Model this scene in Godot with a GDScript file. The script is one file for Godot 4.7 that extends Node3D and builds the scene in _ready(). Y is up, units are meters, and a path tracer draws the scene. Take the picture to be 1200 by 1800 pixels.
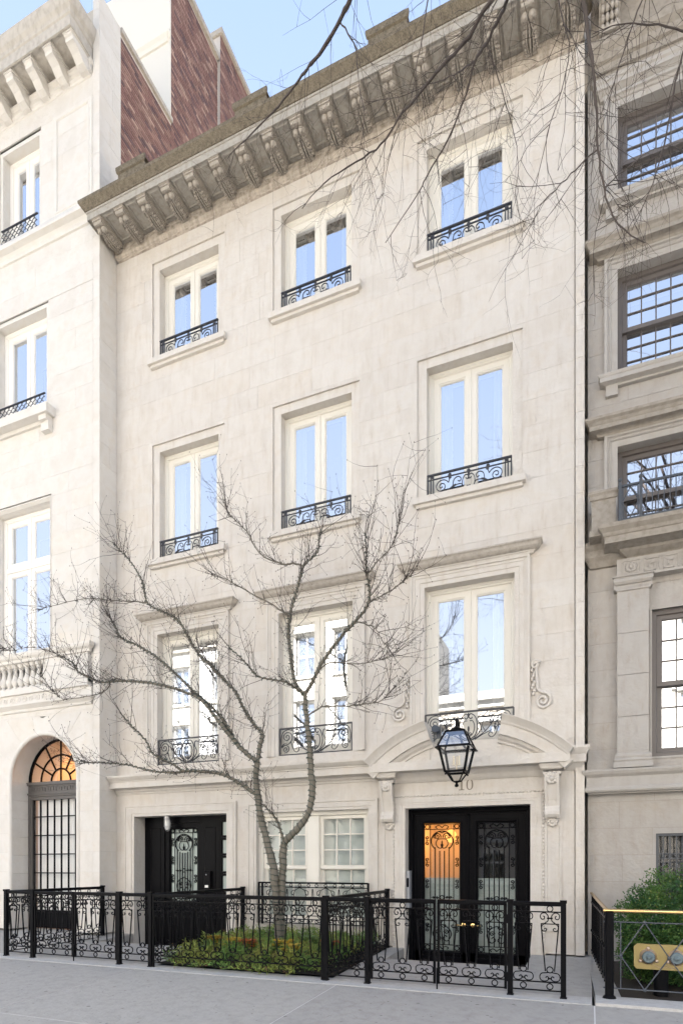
extends Node3D

# ---------------------------------------------------------------- mesh builder
class MB:
	var v = PackedVector3Array()
	var n = PackedVector3Array()
	var c = PackedColorArray()
	var ix = PackedInt32Array()
	var T = Transform3D()
	var col = Color(1, 1, 1)
	var tinted = false

	func at(p: Vector3, nn: Vector3) -> int:
		v.append(T * p)
		n.append((T.basis * nn).normalized())
		c.append(col)
		return v.size() - 1

	func tri(a: Vector3, b: Vector3, d: Vector3, hint: Vector3) -> void:
		var nn = (b - a).cross(d - a)
		if nn.length_squared() < 1e-16:
			return
		nn = nn.normalized()
		var flip = nn.dot(hint) < 0.0
		if flip:
			nn = -nn
		var i = at(a, nn)
		at(b, nn)
		at(d, nn)
		ix.append_array(PackedInt32Array([i, i + 1, i + 2] if flip else [i, i + 2, i + 1]))

	func quad(a: Vector3, b: Vector3, d: Vector3, e: Vector3, hint: Vector3) -> void:
		var nn = (d - a).cross(e - b)
		if nn.length_squared() < 1e-16:
			return
		nn = nn.normalized()
		var flip = nn.dot(hint) < 0.0
		if flip:
			nn = -nn
		var i = at(a, nn)
		at(b, nn)
		at(d, nn)
		at(e, nn)
		ix.append_array(PackedInt32Array([i, i + 1, i + 2, i, i + 2, i + 3] if flip else [i, i + 2, i + 1, i, i + 3, i + 2]))

	func quads(p: Array, q: Array) -> void:
		# four points with four normals, oriented after the normals
		var a: Vector3 = p[0]
		var b: Vector3 = p[1]
		var d: Vector3 = p[2]
		var e: Vector3 = p[3]
		var nn = (d - a).cross(e - b)
		var m: Vector3 = q[0] + q[1] + q[2] + q[3]
		var flip = nn.dot(m) < 0.0
		var i = at(a, q[0])
		at(b, q[1])
		at(d, q[2])
		at(e, q[3])
		ix.append_array(PackedInt32Array([i, i + 1, i + 2, i, i + 2, i + 3] if flip else [i, i + 2, i + 1, i, i + 3, i + 2]))

	func box(x0: float, x1: float, y0: float, y1: float, z0: float, z1: float, skip := "") -> void:
		var p = [Vector3(x0, y0, z0), Vector3(x1, y0, z0), Vector3(x1, y1, z0), Vector3(x0, y1, z0), Vector3(x0, y0, z1), Vector3(x1, y0, z1), Vector3(x1, y1, z1), Vector3(x0, y1, z1)]
		if not "b" in skip:
			quad(p[0], p[1], p[2], p[3], Vector3(0, 0, -1))
		quad(p[4], p[5], p[6], p[7], Vector3(0, 0, 1))
		quad(p[0], p[3], p[7], p[4], Vector3(-1, 0, 0))
		quad(p[1], p[2], p[6], p[5], Vector3(1, 0, 0))
		quad(p[0], p[1], p[5], p[4], Vector3(0, -1, 0))
		quad(p[3], p[2], p[6], p[7], Vector3(0, 1, 0))

	# box with its front (+z) edges bevelled
	func bevel(x0: float, x1: float, y0: float, y1: float, z0: float, z1: float, b: float) -> void:
		var o = [Vector3(x0, y0, z0), Vector3(x1, y0, z0), Vector3(x1, y1, z0), Vector3(x0, y1, z0)]
		var m = [Vector3(x0, y0, z1 - b), Vector3(x1, y0, z1 - b), Vector3(x1, y1, z1 - b), Vector3(x0, y1, z1 - b)]
		var f = [Vector3(x0 + b, y0 + b, z1), Vector3(x1 - b, y0 + b, z1), Vector3(x1 - b, y1 - b, z1), Vector3(x0 + b, y1 - b, z1)]
		var h = [Vector3(0, -1, 0), Vector3(1, 0, 0), Vector3(0, 1, 0), Vector3(-1, 0, 0)]
		for i in 4:
			var j = (i + 1) % 4
			quad(o[i], o[j], m[j], m[i], h[i])
			quad(m[i], m[j], f[j], f[i], h[i] + Vector3(0, 0, 1))
		quad(f[0], f[1], f[2], f[3], Vector3(0, 0, 1))

	# moulding that runs along x: profile of (out, y); returns at the ends if asked
	func moulding(prof: Array, x0: float, x1: float, z: float, left := true, right := true) -> void:
		for i in prof.size() - 1:
			var a: Vector2 = prof[i]
			var b: Vector2 = prof[i + 1]
			var d = b - a
			var nn = Vector2(d.y, -d.x)
			var al = a.x if left else 0.0
			var bl = b.x if left else 0.0
			var ar = a.x if right else 0.0
			var br = b.x if right else 0.0
			quad(Vector3(x0 - al, a.y, z + a.x), Vector3(x1 + ar, a.y, z + a.x), Vector3(x1 + br, b.y, z + b.x), Vector3(x0 - bl, b.y, z + b.x), Vector3(0, nn.y, nn.x))
			if left:
				quad(Vector3(x0 - a.x, a.y, z), Vector3(x0 - a.x, a.y, z + a.x), Vector3(x0 - b.x, b.y, z + b.x), Vector3(x0 - b.x, b.y, z), Vector3(-nn.x, nn.y, 0))
			if right:
				quad(Vector3(x1 + a.x, a.y, z), Vector3(x1 + a.x, a.y, z + a.x), Vector3(x1 + b.x, b.y, z + b.x), Vector3(x1 + b.x, b.y, z), Vector3(nn.x, nn.y, 0))
		if not left or not right:
			var poly = PackedVector2Array()
			for p in prof:
				poly.append(p)
			var first: Vector2 = prof[0]
			var last: Vector2 = prof[prof.size() - 1]
			if first.x > 0.0:
				poly.insert(0, Vector2(0, first.y))
			if last.x > 0.0:
				poly.append(Vector2(0, last.y))
			var t = Geometry2D.triangulate_polygon(poly)
			for k in range(0, t.size(), 3):
				for side in [[x0, left, -1.0], [x1, right, 1.0]]:
					if not side[1]:
						tri(Vector3(side[0], poly[t[k]].y, z + poly[t[k]].x), Vector3(side[0], poly[t[k + 1]].y, z + poly[t[k + 1]].x), Vector3(side[0], poly[t[k + 2]].y, z + poly[t[k + 2]].x), Vector3(side[2], 0, 0))

	# frame round an opening: profile of (offset outward from the opening's edge, z); sides of "ltrb"
	func frame(prof: Array, x0: float, x1: float, y0: float, y1: float, sides := "ltr") -> void:
		for i in prof.size() - 1:
			var a: Vector2 = prof[i]
			var b: Vector2 = prof[i + 1]
			var d = b - a
			var nn = Vector2(d.y, -d.x)  # (offset, z)
			if nn.y < -0.001 or (absf(nn.y) <= 0.001 and d.y > 0.0 and nn.x < 0.0):
				nn = -nn
			var bot = "b" in sides
			var ya = y0 - a.x if bot else y0
			var yb = y0 - b.x if bot else y0
			var A = [Vector3(x0 - a.x, ya, a.y), Vector3(x0 - a.x, y1 + a.x, a.y), Vector3(x1 + a.x, y1 + a.x, a.y), Vector3(x1 + a.x, ya, a.y)]
			var B = [Vector3(x0 - b.x, yb, b.y), Vector3(x0 - b.x, y1 + b.x, b.y), Vector3(x1 + b.x, y1 + b.x, b.y), Vector3(x1 + b.x, yb, b.y)]
			if "l" in sides:
				quad(A[0], A[1], B[1], B[0], Vector3(-nn.x, 0, nn.y))
			if "t" in sides:
				quad(A[1], A[2], B[2], B[1], Vector3(0, nn.x, nn.y))
			if "r" in sides:
				quad(A[2], A[3], B[3], B[2], Vector3(nn.x, 0, nn.y))
			if bot:
				quad(A[3], A[0], B[0], B[3], Vector3(0, -nn.x, nn.y))

	# polygon in (x, y), extruded from z0 to z1
	func extrude(poly: PackedVector2Array, z0: float, z1: float, back := false) -> void:
		var t = Geometry2D.triangulate_polygon(poly)
		for k in range(0, t.size(), 3):
			var a = poly[t[k]]
			var b = poly[t[k + 1]]
			var d = poly[t[k + 2]]
			tri(Vector3(a.x, a.y, z1), Vector3(b.x, b.y, z1), Vector3(d.x, d.y, z1), Vector3(0, 0, z1 - z0))
			if back:
				tri(Vector3(a.x, a.y, z0), Vector3(b.x, b.y, z0), Vector3(d.x, d.y, z0), Vector3(0, 0, z0 - z1))
		var cw = Geometry2D.is_polygon_clockwise(poly)
		for i in poly.size():
			var a = poly[i]
			var b = poly[(i + 1) % poly.size()]
			var nn = Vector3(b.y - a.y, a.x - b.x, 0)
			quad(Vector3(a.x, a.y, z0), Vector3(b.x, b.y, z0), Vector3(b.x, b.y, z1), Vector3(a.x, a.y, z1), -nn if cw else nn)

	# tube along points, radius per point (or one), k sides
	func tube(pts: PackedVector3Array, rad: Variant, k := 5, closed := false) -> void:
		var m = pts.size()
		if m < 2:
			return
		var up = Vector3.UP
		var base = v.size()
		var prev = Vector3.ZERO
		for i in m:
			var d = (pts[(i + 1) % m] - pts[(i - 1 + m) % m]) if closed else (pts[mini(i + 1, m - 1)] - pts[maxi(i - 1, 0)])
			d = d.normalized() if d.length_squared() > 1e-14 else Vector3.UP
			if i == 0:
				up = Vector3(0, 0, 1) if absf(d.z) < 0.9 else Vector3(1, 0, 0)
			var s = d.cross(up).normalized()
			up = s.cross(d).normalized()
			var r: float = rad if rad is float else rad[i]
			for j in k:
				var a = TAU * (j + 0.5) / k
				var nn = s * cos(a) + up * sin(a)
				at(pts[i] + nn * r, nn)
		var rings = m if closed else m - 1
		for i in rings:
			var i2 = (i + 1) % m
			for j in k:
				var j2 = (j + 1) % k
				var a = base + i * k + j
				var b = base + i * k + j2
				var d = base + i2 * k + j2
				var e = base + i2 * k + j
				ix.append_array(PackedInt32Array([a, b, d, a, d, e]))
		if not closed and k > 3:
			for e in [0, m - 1]:
				var d = (pts[1] - pts[0]) if e == 0 else (pts[m - 2] - pts[m - 1])
				var q = base + e * k
				for j in range(1, k - 1):
					tri(_inv(q), _inv(q + j), _inv(q + j + 1), -d)

	func _inv(i: int) -> Vector3:
		return T.affine_inverse() * v[i]

	# square bar between two points
	func bar(a: Vector3, b: Vector3, w: float, k := 4) -> void:
		tube(PackedVector3Array([a, b]), w * 0.7071, k)

	# lathe round y: profile of (radius, y)
	func lathe(prof: Array, k := 16, centre := Vector3.ZERO) -> void:
		for i in prof.size() - 1:
			var a: Vector2 = prof[i]
			var b: Vector2 = prof[i + 1]
			var d = b - a
			var nn = Vector2(d.y, -d.x).normalized()
			for j in k:
				var t0 = TAU * j / k
				var t1 = TAU * (j + 1) / k
				var u0 = Vector3(cos(t0), 0, sin(t0))
				var u1 = Vector3(cos(t1), 0, sin(t1))
				var n0 = u0 * nn.x + Vector3.UP * nn.y
				var n1 = u1 * nn.x + Vector3.UP * nn.y
				quads([centre + u0 * a.x + Vector3.UP * a.y, centre + u1 * a.x + Vector3.UP * a.y, centre + u1 * b.x + Vector3.UP * b.y, centre + u0 * b.x + Vector3.UP * b.y], [n0, n1, n1, n0])

	# ellipsoid
	func blob(p: Vector3, r: Vector3, k := 10, rows := 6) -> void:
		for i in rows:
			var f0 = PI * i / rows
			var f1 = PI * (i + 1) / rows
			for j in k:
				var t0 = TAU * j / k
				var t1 = TAU * (j + 1) / k
				var q = [Vector3(sin(f0) * cos(t0), cos(f0), sin(f0) * sin(t0)), Vector3(sin(f0) * cos(t1), cos(f0), sin(f0) * sin(t1)), Vector3(sin(f1) * cos(t1), cos(f1), sin(f1) * sin(t1)), Vector3(sin(f1) * cos(t0), cos(f1), sin(f1) * sin(t0))]
				quads([p + q[0] * r, p + q[1] * r, p + q[2] * r, p + q[3] * r], [(q[0] / r).normalized(), (q[1] / r).normalized(), (q[2] / r).normalized(), (q[3] / r).normalized()])

	func mesh() -> ArrayMesh:
		var a = []
		a.resize(Mesh.ARRAY_MAX)
		a[Mesh.ARRAY_VERTEX] = v
		a[Mesh.ARRAY_NORMAL] = n
		if tinted:
			a[Mesh.ARRAY_COLOR] = c
		a[Mesh.ARRAY_INDEX] = ix
		var m = ArrayMesh.new()
		m.add_surface_from_arrays(Mesh.PRIMITIVE_TRIANGLES, a)
		return m

# ---------------------------------------------------------------- helpers
var M = {}
var rng = RandomNumberGenerator.new()
var used = {}

func V(x: float, y: float, z: float) -> Vector3:
	return Vector3(x, y, z)

func W(x: float, y: float) -> Vector2:
	return Vector2(x, y)

func put(called: String, mb: MB, m: Material, parent: Node3D) -> MeshInstance3D:
	return place(called, mb.mesh(), m, parent)

func place(called: String, me: Mesh, m: Material, parent: Node3D) -> MeshInstance3D:
	var o = MeshInstance3D.new()
	o.name = numbered(called) if parent == self else called
	o.mesh = me
	o.material_override = m
	parent.add_child(o, true)
	return o

func numbered(called: String) -> String:
	var k: int = used.get(called, 0)
	used[called] = k + 1
	return called if k == 0 else "%s_%03d" % [called, k]

func thing(called: String, label: String, category: String, at := Vector3.ZERO, group := "") -> Node3D:
	var o = Node3D.new()
	o.name = numbered(called)
	add_child(o)
	o.position = at
	return tag(o, label, category, group)

func tag(o: Node3D, label: String, category: String, group := "") -> Node3D:
	o.set_meta("label", label)
	o.set_meta("category", category)
	if group:
		o.set_meta("group", group)
	return o

func part(called: String, parent: Node3D, at := Vector3.ZERO) -> Node3D:
	var o = Node3D.new()
	o.name = called
	parent.add_child(o, true)
	o.position = at
	return o

func structure(called: String, mb: MB, m: Material) -> MeshInstance3D:
	var o = put(called, mb, m, self)
	o.set_meta("kind", "structure")
	return o

func noise(freq: float, seed_: int, octaves := 4, kind := FastNoiseLite.TYPE_SIMPLEX_SMOOTH, gain := 0.5) -> FastNoiseLite:
	var f = FastNoiseLite.new()
	f.noise_type = kind
	f.frequency = freq
	f.seed = seed_
	f.fractal_octaves = octaves
	f.fractal_gain = gain
	return f

func lin(r: float, g: float, b: float, a := 1.0) -> Color:
	return Color(r, g, b, a).linear_to_srgb()

func ramp_tex(f: FastNoiseLite, stops: Array, size := 512) -> NoiseTexture2D:
	var g = Gradient.new()
	var offs = PackedFloat32Array()
	var cols = PackedColorArray()
	for s in stops:
		offs.append(s[0])
		cols.append(s[1])
	g.offsets = offs
	g.colors = cols
	var t = NoiseTexture2D.new()
	t.width = size
	t.height = size
	t.seamless = true
	t.seamless_blend_skirt = 0.2
	t.noise = f
	t.color_ramp = g
	return t

func bump_tex(f: FastNoiseLite, strength: float, size := 512) -> NoiseTexture2D:
	var t = NoiseTexture2D.new()
	t.width = size
	t.height = size
	t.seamless = true
	t.as_normal_map = true
	t.bump_strength = strength
	t.noise = f
	return t

func plain(c: Color, rough := 0.6, metal := 0.0) -> StandardMaterial3D:
	var m = StandardMaterial3D.new()
	m.albedo_color = c
	m.roughness = rough
	m.metallic = metal
	return m

func stone_mat(c: Color, tex: Texture2D, scale: Vector3, nrm: Texture2D, detail: Texture2D = null, dscale := Vector3.ONE, rough := 0.85) -> StandardMaterial3D:
	var m = plain(c, rough)
	m.albedo_texture = tex
	m.uv1_triplanar = true
	m.uv1_world_triplanar = true
	m.uv1_scale = scale
	m.uv1_triplanar_sharpness = 4.0
	if nrm:
		m.normal_enabled = true
		m.normal_texture = nrm
		m.normal_scale = 0.5
	if detail:
		m.detail_enabled = true
		m.detail_albedo = detail
		m.detail_blend_mode = BaseMaterial3D.BLEND_MODE_MUL
		m.detail_uv_layer = BaseMaterial3D.DETAIL_UV_2
		m.uv2_triplanar = true
		m.uv2_world_triplanar = true
		m.uv2_scale = dscale
		m.uv2_triplanar_sharpness = 4.0
	return m

# rectangle minus rectangles, as rectangles (Rect2)
func minus(r: Rect2, holes: Array) -> Array:
	var out = [r]
	for h in holes:
		var next = []
		for a in out:
			var i: Rect2 = a.intersection(h)
			if i.size.x < 0.001 or i.size.y < 0.001:
				next.append(a)
				continue
			var ax1: float = a.position.x + a.size.x
			var ay1: float = a.position.y + a.size.y
			var ix1 = i.position.x + i.size.x
			var iy1 = i.position.y + i.size.y
			if i.position.y > a.position.y + 0.001:
				next.append(Rect2(a.position.x, a.position.y, a.size.x, i.position.y - a.position.y))
			if iy1 < ay1 - 0.001:
				next.append(Rect2(a.position.x, iy1, a.size.x, ay1 - iy1))
			if i.position.x > a.position.x + 0.001:
				next.append(Rect2(a.position.x, i.position.y, i.position.x - a.position.x, i.size.y))
			if ix1 < ax1 - 0.001:
				next.append(Rect2(ix1, i.position.y, ax1 - ix1, i.size.y))
		out = next
	return out

func rect(x0: float, x1: float, y0: float, y1: float) -> Rect2:
	return Rect2(x0, y0, x1 - x0, y1 - y0)

# wall of stones: a mesh of mortar that carries one child per stone
func ashlar(called: String, parent: Node3D, r: Rect2, ch: float, bl: float, holes: Array, T: Transform3D, mats: Array, mortar: Material, seed_: int, joint := 0.004, phase := 0.0) -> MeshInstance3D:
	var back = MB.new()
	back.T = T
	for a in minus(r, holes):
		var e: Vector2 = a.position + a.size
		back.quad(V(a.position.x, a.position.y, -0.006), V(e.x, a.position.y, -0.006), V(e.x, e.y, -0.006), V(a.position.x, e.y, -0.006), V(0, 0, 1))
	var wall = put(called, back, mortar, parent)
	var g = RandomNumberGenerator.new()
	g.seed = seed_
	var rows = int(ceil(r.size.y / ch))
	for i in rows:
		var y0 = r.position.y + i * ch
		var y1 = minf(y0 + ch, r.end.y)
		var x = r.position.x
		var first = true
		while x < r.end.x - 0.01:
			var w = bl * g.randf_range(0.8, 1.25)
			if first and (i % 2 == 1) != (phase > 0.5):
				w *= 0.55
			first = false
			var x1 = minf(x + w, r.end.x)
			if r.end.x - x1 < bl * 0.3:
				x1 = r.end.x
			var bits = minus(rect(x + joint * 0.5, x1 - joint * 0.5, y0 + joint * 0.5, y1 - joint * 0.5), holes)
			var area = 0.0
			for b in bits:
				area += b.get_area()
			if area > 0.004:
				var mb = MB.new()
				mb.T = T
				var dz = g.randf_range(-0.001, 0.001)
				for b in bits:
					if b.size.x > 0.012 and b.size.y > 0.012:
						mb.box(b.position.x, b.end.x, b.position.y, b.end.y, -0.03, dz, "b")
				if mb.v.size():
					put("stone", mb, mats[g.randi() % mats.size()], wall)
			x = x1
	return wall

# ---------------------------------------------------------------- the scene
func _ready() -> void:
	rng.seed = 11
	set_camera_and_light()
	make_materials()
	build_ground()
	build_house()
	build_left_building()
	build_right_building()
	build_fences()
	build_plants()
	build_small_things()
	build_street()

func set_camera_and_light() -> void:
	var cam = Camera3D.new()
	cam.name = "camera"
	cam.projection = Camera3D.PROJECTION_FRUSTUM
	cam.keep_aspect = Camera3D.KEEP_HEIGHT
	cam.near = 0.1
	cam.far = 400.0
	cam.size = 0.1 * 1800.0 / 1070.0
	cam.frustum_offset = Vector2(0.0, 0.1 * 622.0 / 1070.0)   # shift lens: upright lines stay upright
	cam.position = V(0, 1.45, 9.64)
	cam.rotation = V(0, atan(1070.0 / 2633.0), 0)
	add_child(cam)
	cam.current = true

	var sky = ProceduralSkyMaterial.new()
	sky.sky_top_color = lin(0.072, 0.108, 0.182)
	sky.sky_horizon_color = lin(0.245, 0.255, 0.268)
	sky.sky_curve = 0.5
	sky.sky_energy_multiplier = 1.0
	sky.ground_bottom_color = Color(0.35, 0.34, 0.33)
	sky.ground_horizon_color = Color(0.6, 0.6, 0.6)
	sky.ground_energy_multiplier = 0.6
	sky.sun_angle_max = 2.0
	var env = Environment.new()
	env.background_mode = Environment.BG_SKY
	env.sky = Sky.new()
	env.sky.sky_material = sky
	env.tonemap_mode = Environment.TONE_MAPPER_LINEAR
	env.tonemap_exposure = 6.2
	env.sdfgi_enabled = true
	env.ssao_enabled = true
	env.ssil_enabled = true
	var we = WorldEnvironment.new()
	we.name = "world_environment"
	we.environment = env
	add_child(we)

	# the sun stands behind the row of houses: their fronts lie in open shade, the fronts across the street are sunlit
	var sun = DirectionalLight3D.new()
	sun.name = "sun"
	sun.light_energy = 1.4
	sun.light_angular_distance = 0.5
	sun.light_color = Color(1.0, 0.98, 0.95)
	sun.shadow_enabled = true
	add_child(sun)
	sun.look_at_from_position(V(-2.5, 7.4, -10.5), Vector3.ZERO)

func make_materials() -> void:
	var fine = bump_tex(noise(0.06, 3, 3), 2.0)
	var blotch = ramp_tex(noise(0.012, 5, 5), [[0.0, Color(0.97, 0.963, 0.952)], [0.35, Color(0.988, 0.985, 0.98)], [0.6, Color(1, 1, 1)], [1.0, Color(0.985, 0.972, 0.952)]])
	var streak = ramp_tex(noise(0.02, 9, 5), [[0.0, Color(0.93, 0.91, 0.885)], [0.24, Color(0.985, 0.98, 0.975)], [0.55, Color(1, 1, 1)], [1.0, Color(1, 1, 1)]])
	var grime = ramp_tex(noise(0.06, 21, 6, FastNoiseLite.TYPE_SIMPLEX_SMOOTH, 0.65), [[0.0, Color(0.60, 0.575, 0.54)], [0.35, Color(0.81, 0.795, 0.77)], [0.6, Color(0.90, 0.885, 0.865)], [1.0, Color(1, 0.985, 0.96)]])
	var moss = ramp_tex(noise(0.11, 44, 5, FastNoiseLite.TYPE_SIMPLEX_SMOOTH, 0.7), [[0.0, Color(0.52, 0.50, 0.46)], [0.3, Color(0.72, 0.70, 0.66)], [0.55, Color(0.90, 0.89, 0.86)], [1.0, Color(1, 1, 1)]])
	var soil = ramp_tex(noise(0.022, 52, 5, FastNoiseLite.TYPE_SIMPLEX_SMOOTH, 0.55), [[0.0, Color(0.84, 0.825, 0.80)], [0.35, Color(0.925, 0.917, 0.905)], [0.6, Color(0.97, 0.967, 0.96)], [1.0, Color(1, 0.99, 0.975)]])
	var rough_n = bump_tex(noise(0.12, 6, 4), 5.0)
	var tones = [[0.605, 0.565, 0.515], [0.615, 0.573, 0.52], [0.597, 0.558, 0.51], [0.62, 0.582, 0.532], [0.607, 0.561, 0.503]]
	M.stone = []
	M.left_stone = []
	M.right_stone = []
	for i in tones.size():
		var t: Array = tones[i]
		M.stone.append(stone_mat(lin(t[0], t[1], t[2]), blotch, Vector3.ONE * 0.33, fine, streak, V(0.8, 0.13, 0.8)))
		M.left_stone.append(stone_mat(lin(t[0] * 1.10, t[1] * 1.12, t[2] * 1.14), blotch, Vector3.ONE * 0.33, fine))
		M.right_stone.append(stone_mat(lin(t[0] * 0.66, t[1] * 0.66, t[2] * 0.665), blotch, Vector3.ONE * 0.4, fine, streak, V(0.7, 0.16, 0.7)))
	M.trim = M.stone[3]
	M.left_trim = M.left_stone[3]
	M.right_trim = M.right_stone[3]
	M.mortar = plain(lin(0.57, 0.535, 0.49), 0.95)
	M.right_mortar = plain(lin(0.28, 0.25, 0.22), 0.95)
	M.left_mortar = plain(lin(0.5, 0.47, 0.43), 0.95)
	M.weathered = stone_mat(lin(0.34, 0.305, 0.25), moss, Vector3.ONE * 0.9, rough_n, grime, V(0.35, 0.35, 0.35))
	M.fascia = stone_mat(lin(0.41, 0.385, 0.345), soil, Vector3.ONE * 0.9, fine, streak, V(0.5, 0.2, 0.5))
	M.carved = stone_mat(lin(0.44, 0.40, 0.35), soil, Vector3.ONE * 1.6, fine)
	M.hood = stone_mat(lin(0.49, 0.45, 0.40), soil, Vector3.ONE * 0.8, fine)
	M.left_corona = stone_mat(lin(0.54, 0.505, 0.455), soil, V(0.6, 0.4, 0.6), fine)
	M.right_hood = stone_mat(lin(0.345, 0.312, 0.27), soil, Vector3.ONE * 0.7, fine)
	M.cream = plain(lin(0.74, 0.705, 0.63), 0.4)
	M.white = plain(lin(0.82, 0.79, 0.74), 0.4)
	M.taupe = plain(lin(0.125, 0.108, 0.098), 0.45)
	M.taupe_door = plain(lin(0.10, 0.09, 0.082), 0.4)
	M.iron = plain(lin(0.006, 0.006, 0.007), 0.38)
	M.iron.metallic_specular = 0.2
	M.guard_iron = plain(lin(0.035, 0.036, 0.042), 0.45)
	M.grey_iron = plain(lin(0.06, 0.068, 0.08), 0.4)
	M.black_paint = plain(lin(0.006, 0.006, 0.007), 0.3)
	M.black_paint.metallic_specular = 0.15
	M.brass = plain(lin(0.40, 0.32, 0.15), 0.5, 1.0)
	M.polished_brass = plain(lin(0.80, 0.55, 0.24), 0.16, 1.0)
	M.steel = plain(lin(0.45, 0.45, 0.46), 0.35, 1.0)
	M.lantern_glass = plain(Color(0.95, 0.97, 1.0, 0.28), 0.02, 1.0)
	M.candle = plain(lin(0.75, 0.66, 0.5), 0.6)
	M.cut_letter = plain(lin(0.22, 0.19, 0.15), 0.95)
	M.jar = plain(lin(0.62, 0.62, 0.60), 0.2)
	M.steel_paint = plain(lin(0.36, 0.37, 0.39), 0.4, 0.3)
	M.dull_brass = plain(lin(0.62, 0.50, 0.40), 0.4, 1.0)
	M.verdigris = plain(lin(0.16, 0.21, 0.23), 0.45, 0.5)
	M.warm_glow = plain(lin(1.0, 0.8, 0.5), 0.6)
	M.warm_glow.emission_enabled = true
	M.warm_glow.emission = Color(1.0, 0.66, 0.32)
	M.warm_glow.emission_energy_multiplier = 0.35
	M.red = plain(lin(0.6, 0.04, 0.04), 0.5)
	# coated window glass: a strong mirror that still lets some of the room through
	var one = Image.create(2, 2, false, Image.FORMAT_RGBA8)
	one.fill(Color.WHITE)
	var white = ImageTexture.create_from_image(one)
	M.glass = plain(Color(0.95, 0.97, 1.0, 0.80), 0.015, 1.0)
	M.glass.transparency = BaseMaterial3D.TRANSPARENCY_ALPHA
	M.glass.albedo_texture = white
	M.half_glass = plain(Color(0.95, 0.97, 1.0, 0.30), 0.015, 1.0)
	M.half_glass.transparency = BaseMaterial3D.TRANSPARENCY_ALPHA
	M.half_glass.albedo_texture = white
	M.lantern_glass.transparency = BaseMaterial3D.TRANSPARENCY_ALPHA
	M.lantern_glass.albedo_texture = white
	M.door_glass = plain(Color(0.95, 0.97, 1.0, 0.13), 0.015, 1.0)
	M.door_glass.transparency = BaseMaterial3D.TRANSPARENCY_ALPHA
	M.door_glass.albedo_texture = white
	M.pane = plain(Color(1, 1, 1, 0.06), 0.02)
	M.pane.transparency = BaseMaterial3D.TRANSPARENCY_ALPHA
	M.frosted = plain(lin(0.36, 0.42, 0.39), 0.35)
	M.blind = plain(lin(0.40, 0.45, 0.42), 0.7)
	M.curtain = plain(lin(0.87, 0.87, 0.85), 0.9)
	M.curtain.backlight_enabled = true
	M.curtain.backlight = Color(0.25, 0.25, 0.23)
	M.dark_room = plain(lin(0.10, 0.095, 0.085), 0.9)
	M.room = plain(lin(0.55, 0.48, 0.38), 0.9)
	M.wall_render = plain(lin(0.5, 0.46, 0.4), 0.9)
	var conc = ramp_tex(noise(0.02, 31, 6, FastNoiseLite.TYPE_SIMPLEX_SMOOTH, 0.6), [[0.0, Color(0.90, 0.895, 0.89)], [0.4, Color(0.96, 0.957, 0.955)], [0.6, Color(0.98, 0.98, 0.978)], [1.0, Color(1, 1, 1)]])
	var speck = ramp_tex(noise(0.3, 33, 2), [[0.0, Color(0.82, 0.82, 0.82)], [0.5, Color(1, 1, 1)], [1.0, Color(1, 1, 1)]])
	var gum = Image.create(1024, 1024, false, Image.FORMAT_RGBA8)
	gum.fill(Color.WHITE)
	var gr = RandomNumberGenerator.new()
	gr.seed = 8
	for i in 520:
		var cxy = Vector2i(gr.randi_range(8, 1015), gr.randi_range(8, 1015))
		var rr = gr.randf_range(0.8, 3.4) if gr.randf() < 0.85 else gr.randf_range(3.0, 6.0)
		var sh = gr.randf_range(0.72, 0.95) if gr.randf() < 0.8 else 1.0
		var asp = gr.randf_range(0.6, 1.6)
		for yy in range(-7, 8):
			for xx in range(-7, 8):
				if Vector2(xx * asp, yy).length() < rr + gr.randf_range(-0.6, 0.3):
					gum.set_pixel(cxy.x + xx, cxy.y + yy, Color(sh, sh, sh * 0.99))
	for i in 26:
		var q = Vector2(gr.randf_range(20, 1000), gr.randf_range(20, 1000))
		var dir = gr.randf_range(0, TAU)
		for k in gr.randi_range(30, 170):
			dir += gr.randf_range(-0.35, 0.35)
			q += Vector2.from_angle(dir)
			if q.x > 1 and q.y > 1 and q.x < 1022 and q.y < 1022:
				gum.set_pixelv(Vector2i(q), Color(0.8, 0.79, 0.78))
	var gum_t = ImageTexture.create_from_image(gum)
	M.slab = []
	for t in [[0.42, 0.398, 0.368], [0.40, 0.378, 0.35], [0.432, 0.41, 0.378]]:
		M.slab.append(stone_mat(lin(t[0], t[1], t[2]), conc, Vector3.ONE * 0.5, fine, gum_t, Vector3.ONE * 0.31, 0.8))
	M.granite = stone_mat(lin(0.58, 0.565, 0.545), conc, Vector3.ONE * 0.9, fine, speck, Vector3.ONE * 0.9, 0.8)
	M.joint = plain(lin(0.68, 0.665, 0.64), 0.9)
	M.bed = stone_mat(lin(0.60, 0.55, 0.49), grime, Vector3.ONE * 0.22, fine, streak, V(0.5, 0.2, 0.5))
	M.dark_cellar = plain(lin(0.03, 0.03, 0.03), 0.9)
	M.asphalt = plain(lin(0.06, 0.06, 0.062), 0.9)
	M.brick = plain(Color.WHITE, 0.9)
	M.brick.vertex_color_use_as_albedo = true
	M.brick_mortar = plain(lin(0.58, 0.53, 0.49), 0.95)
	M.penthouse = plain(lin(0.80, 0.76, 0.68), 0.7)  # pale colour stands in for strong light on the shaded front
	M.soil = stone_mat(lin(0.05, 0.038, 0.028), grime, Vector3.ONE * 2.0, fine)
	M.foliage = plain(Color.WHITE, 0.6)
	M.foliage.vertex_color_use_as_albedo = true
	M.foliage.backlight_enabled = true
	M.foliage.backlight = Color(0.25, 0.3, 0.15)
	M.bark = stone_mat(lin(0.23, 0.215, 0.18), grime, Vector3.ONE * 2.5, bump_tex(noise(0.05, 8, 4), 6.0))
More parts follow.
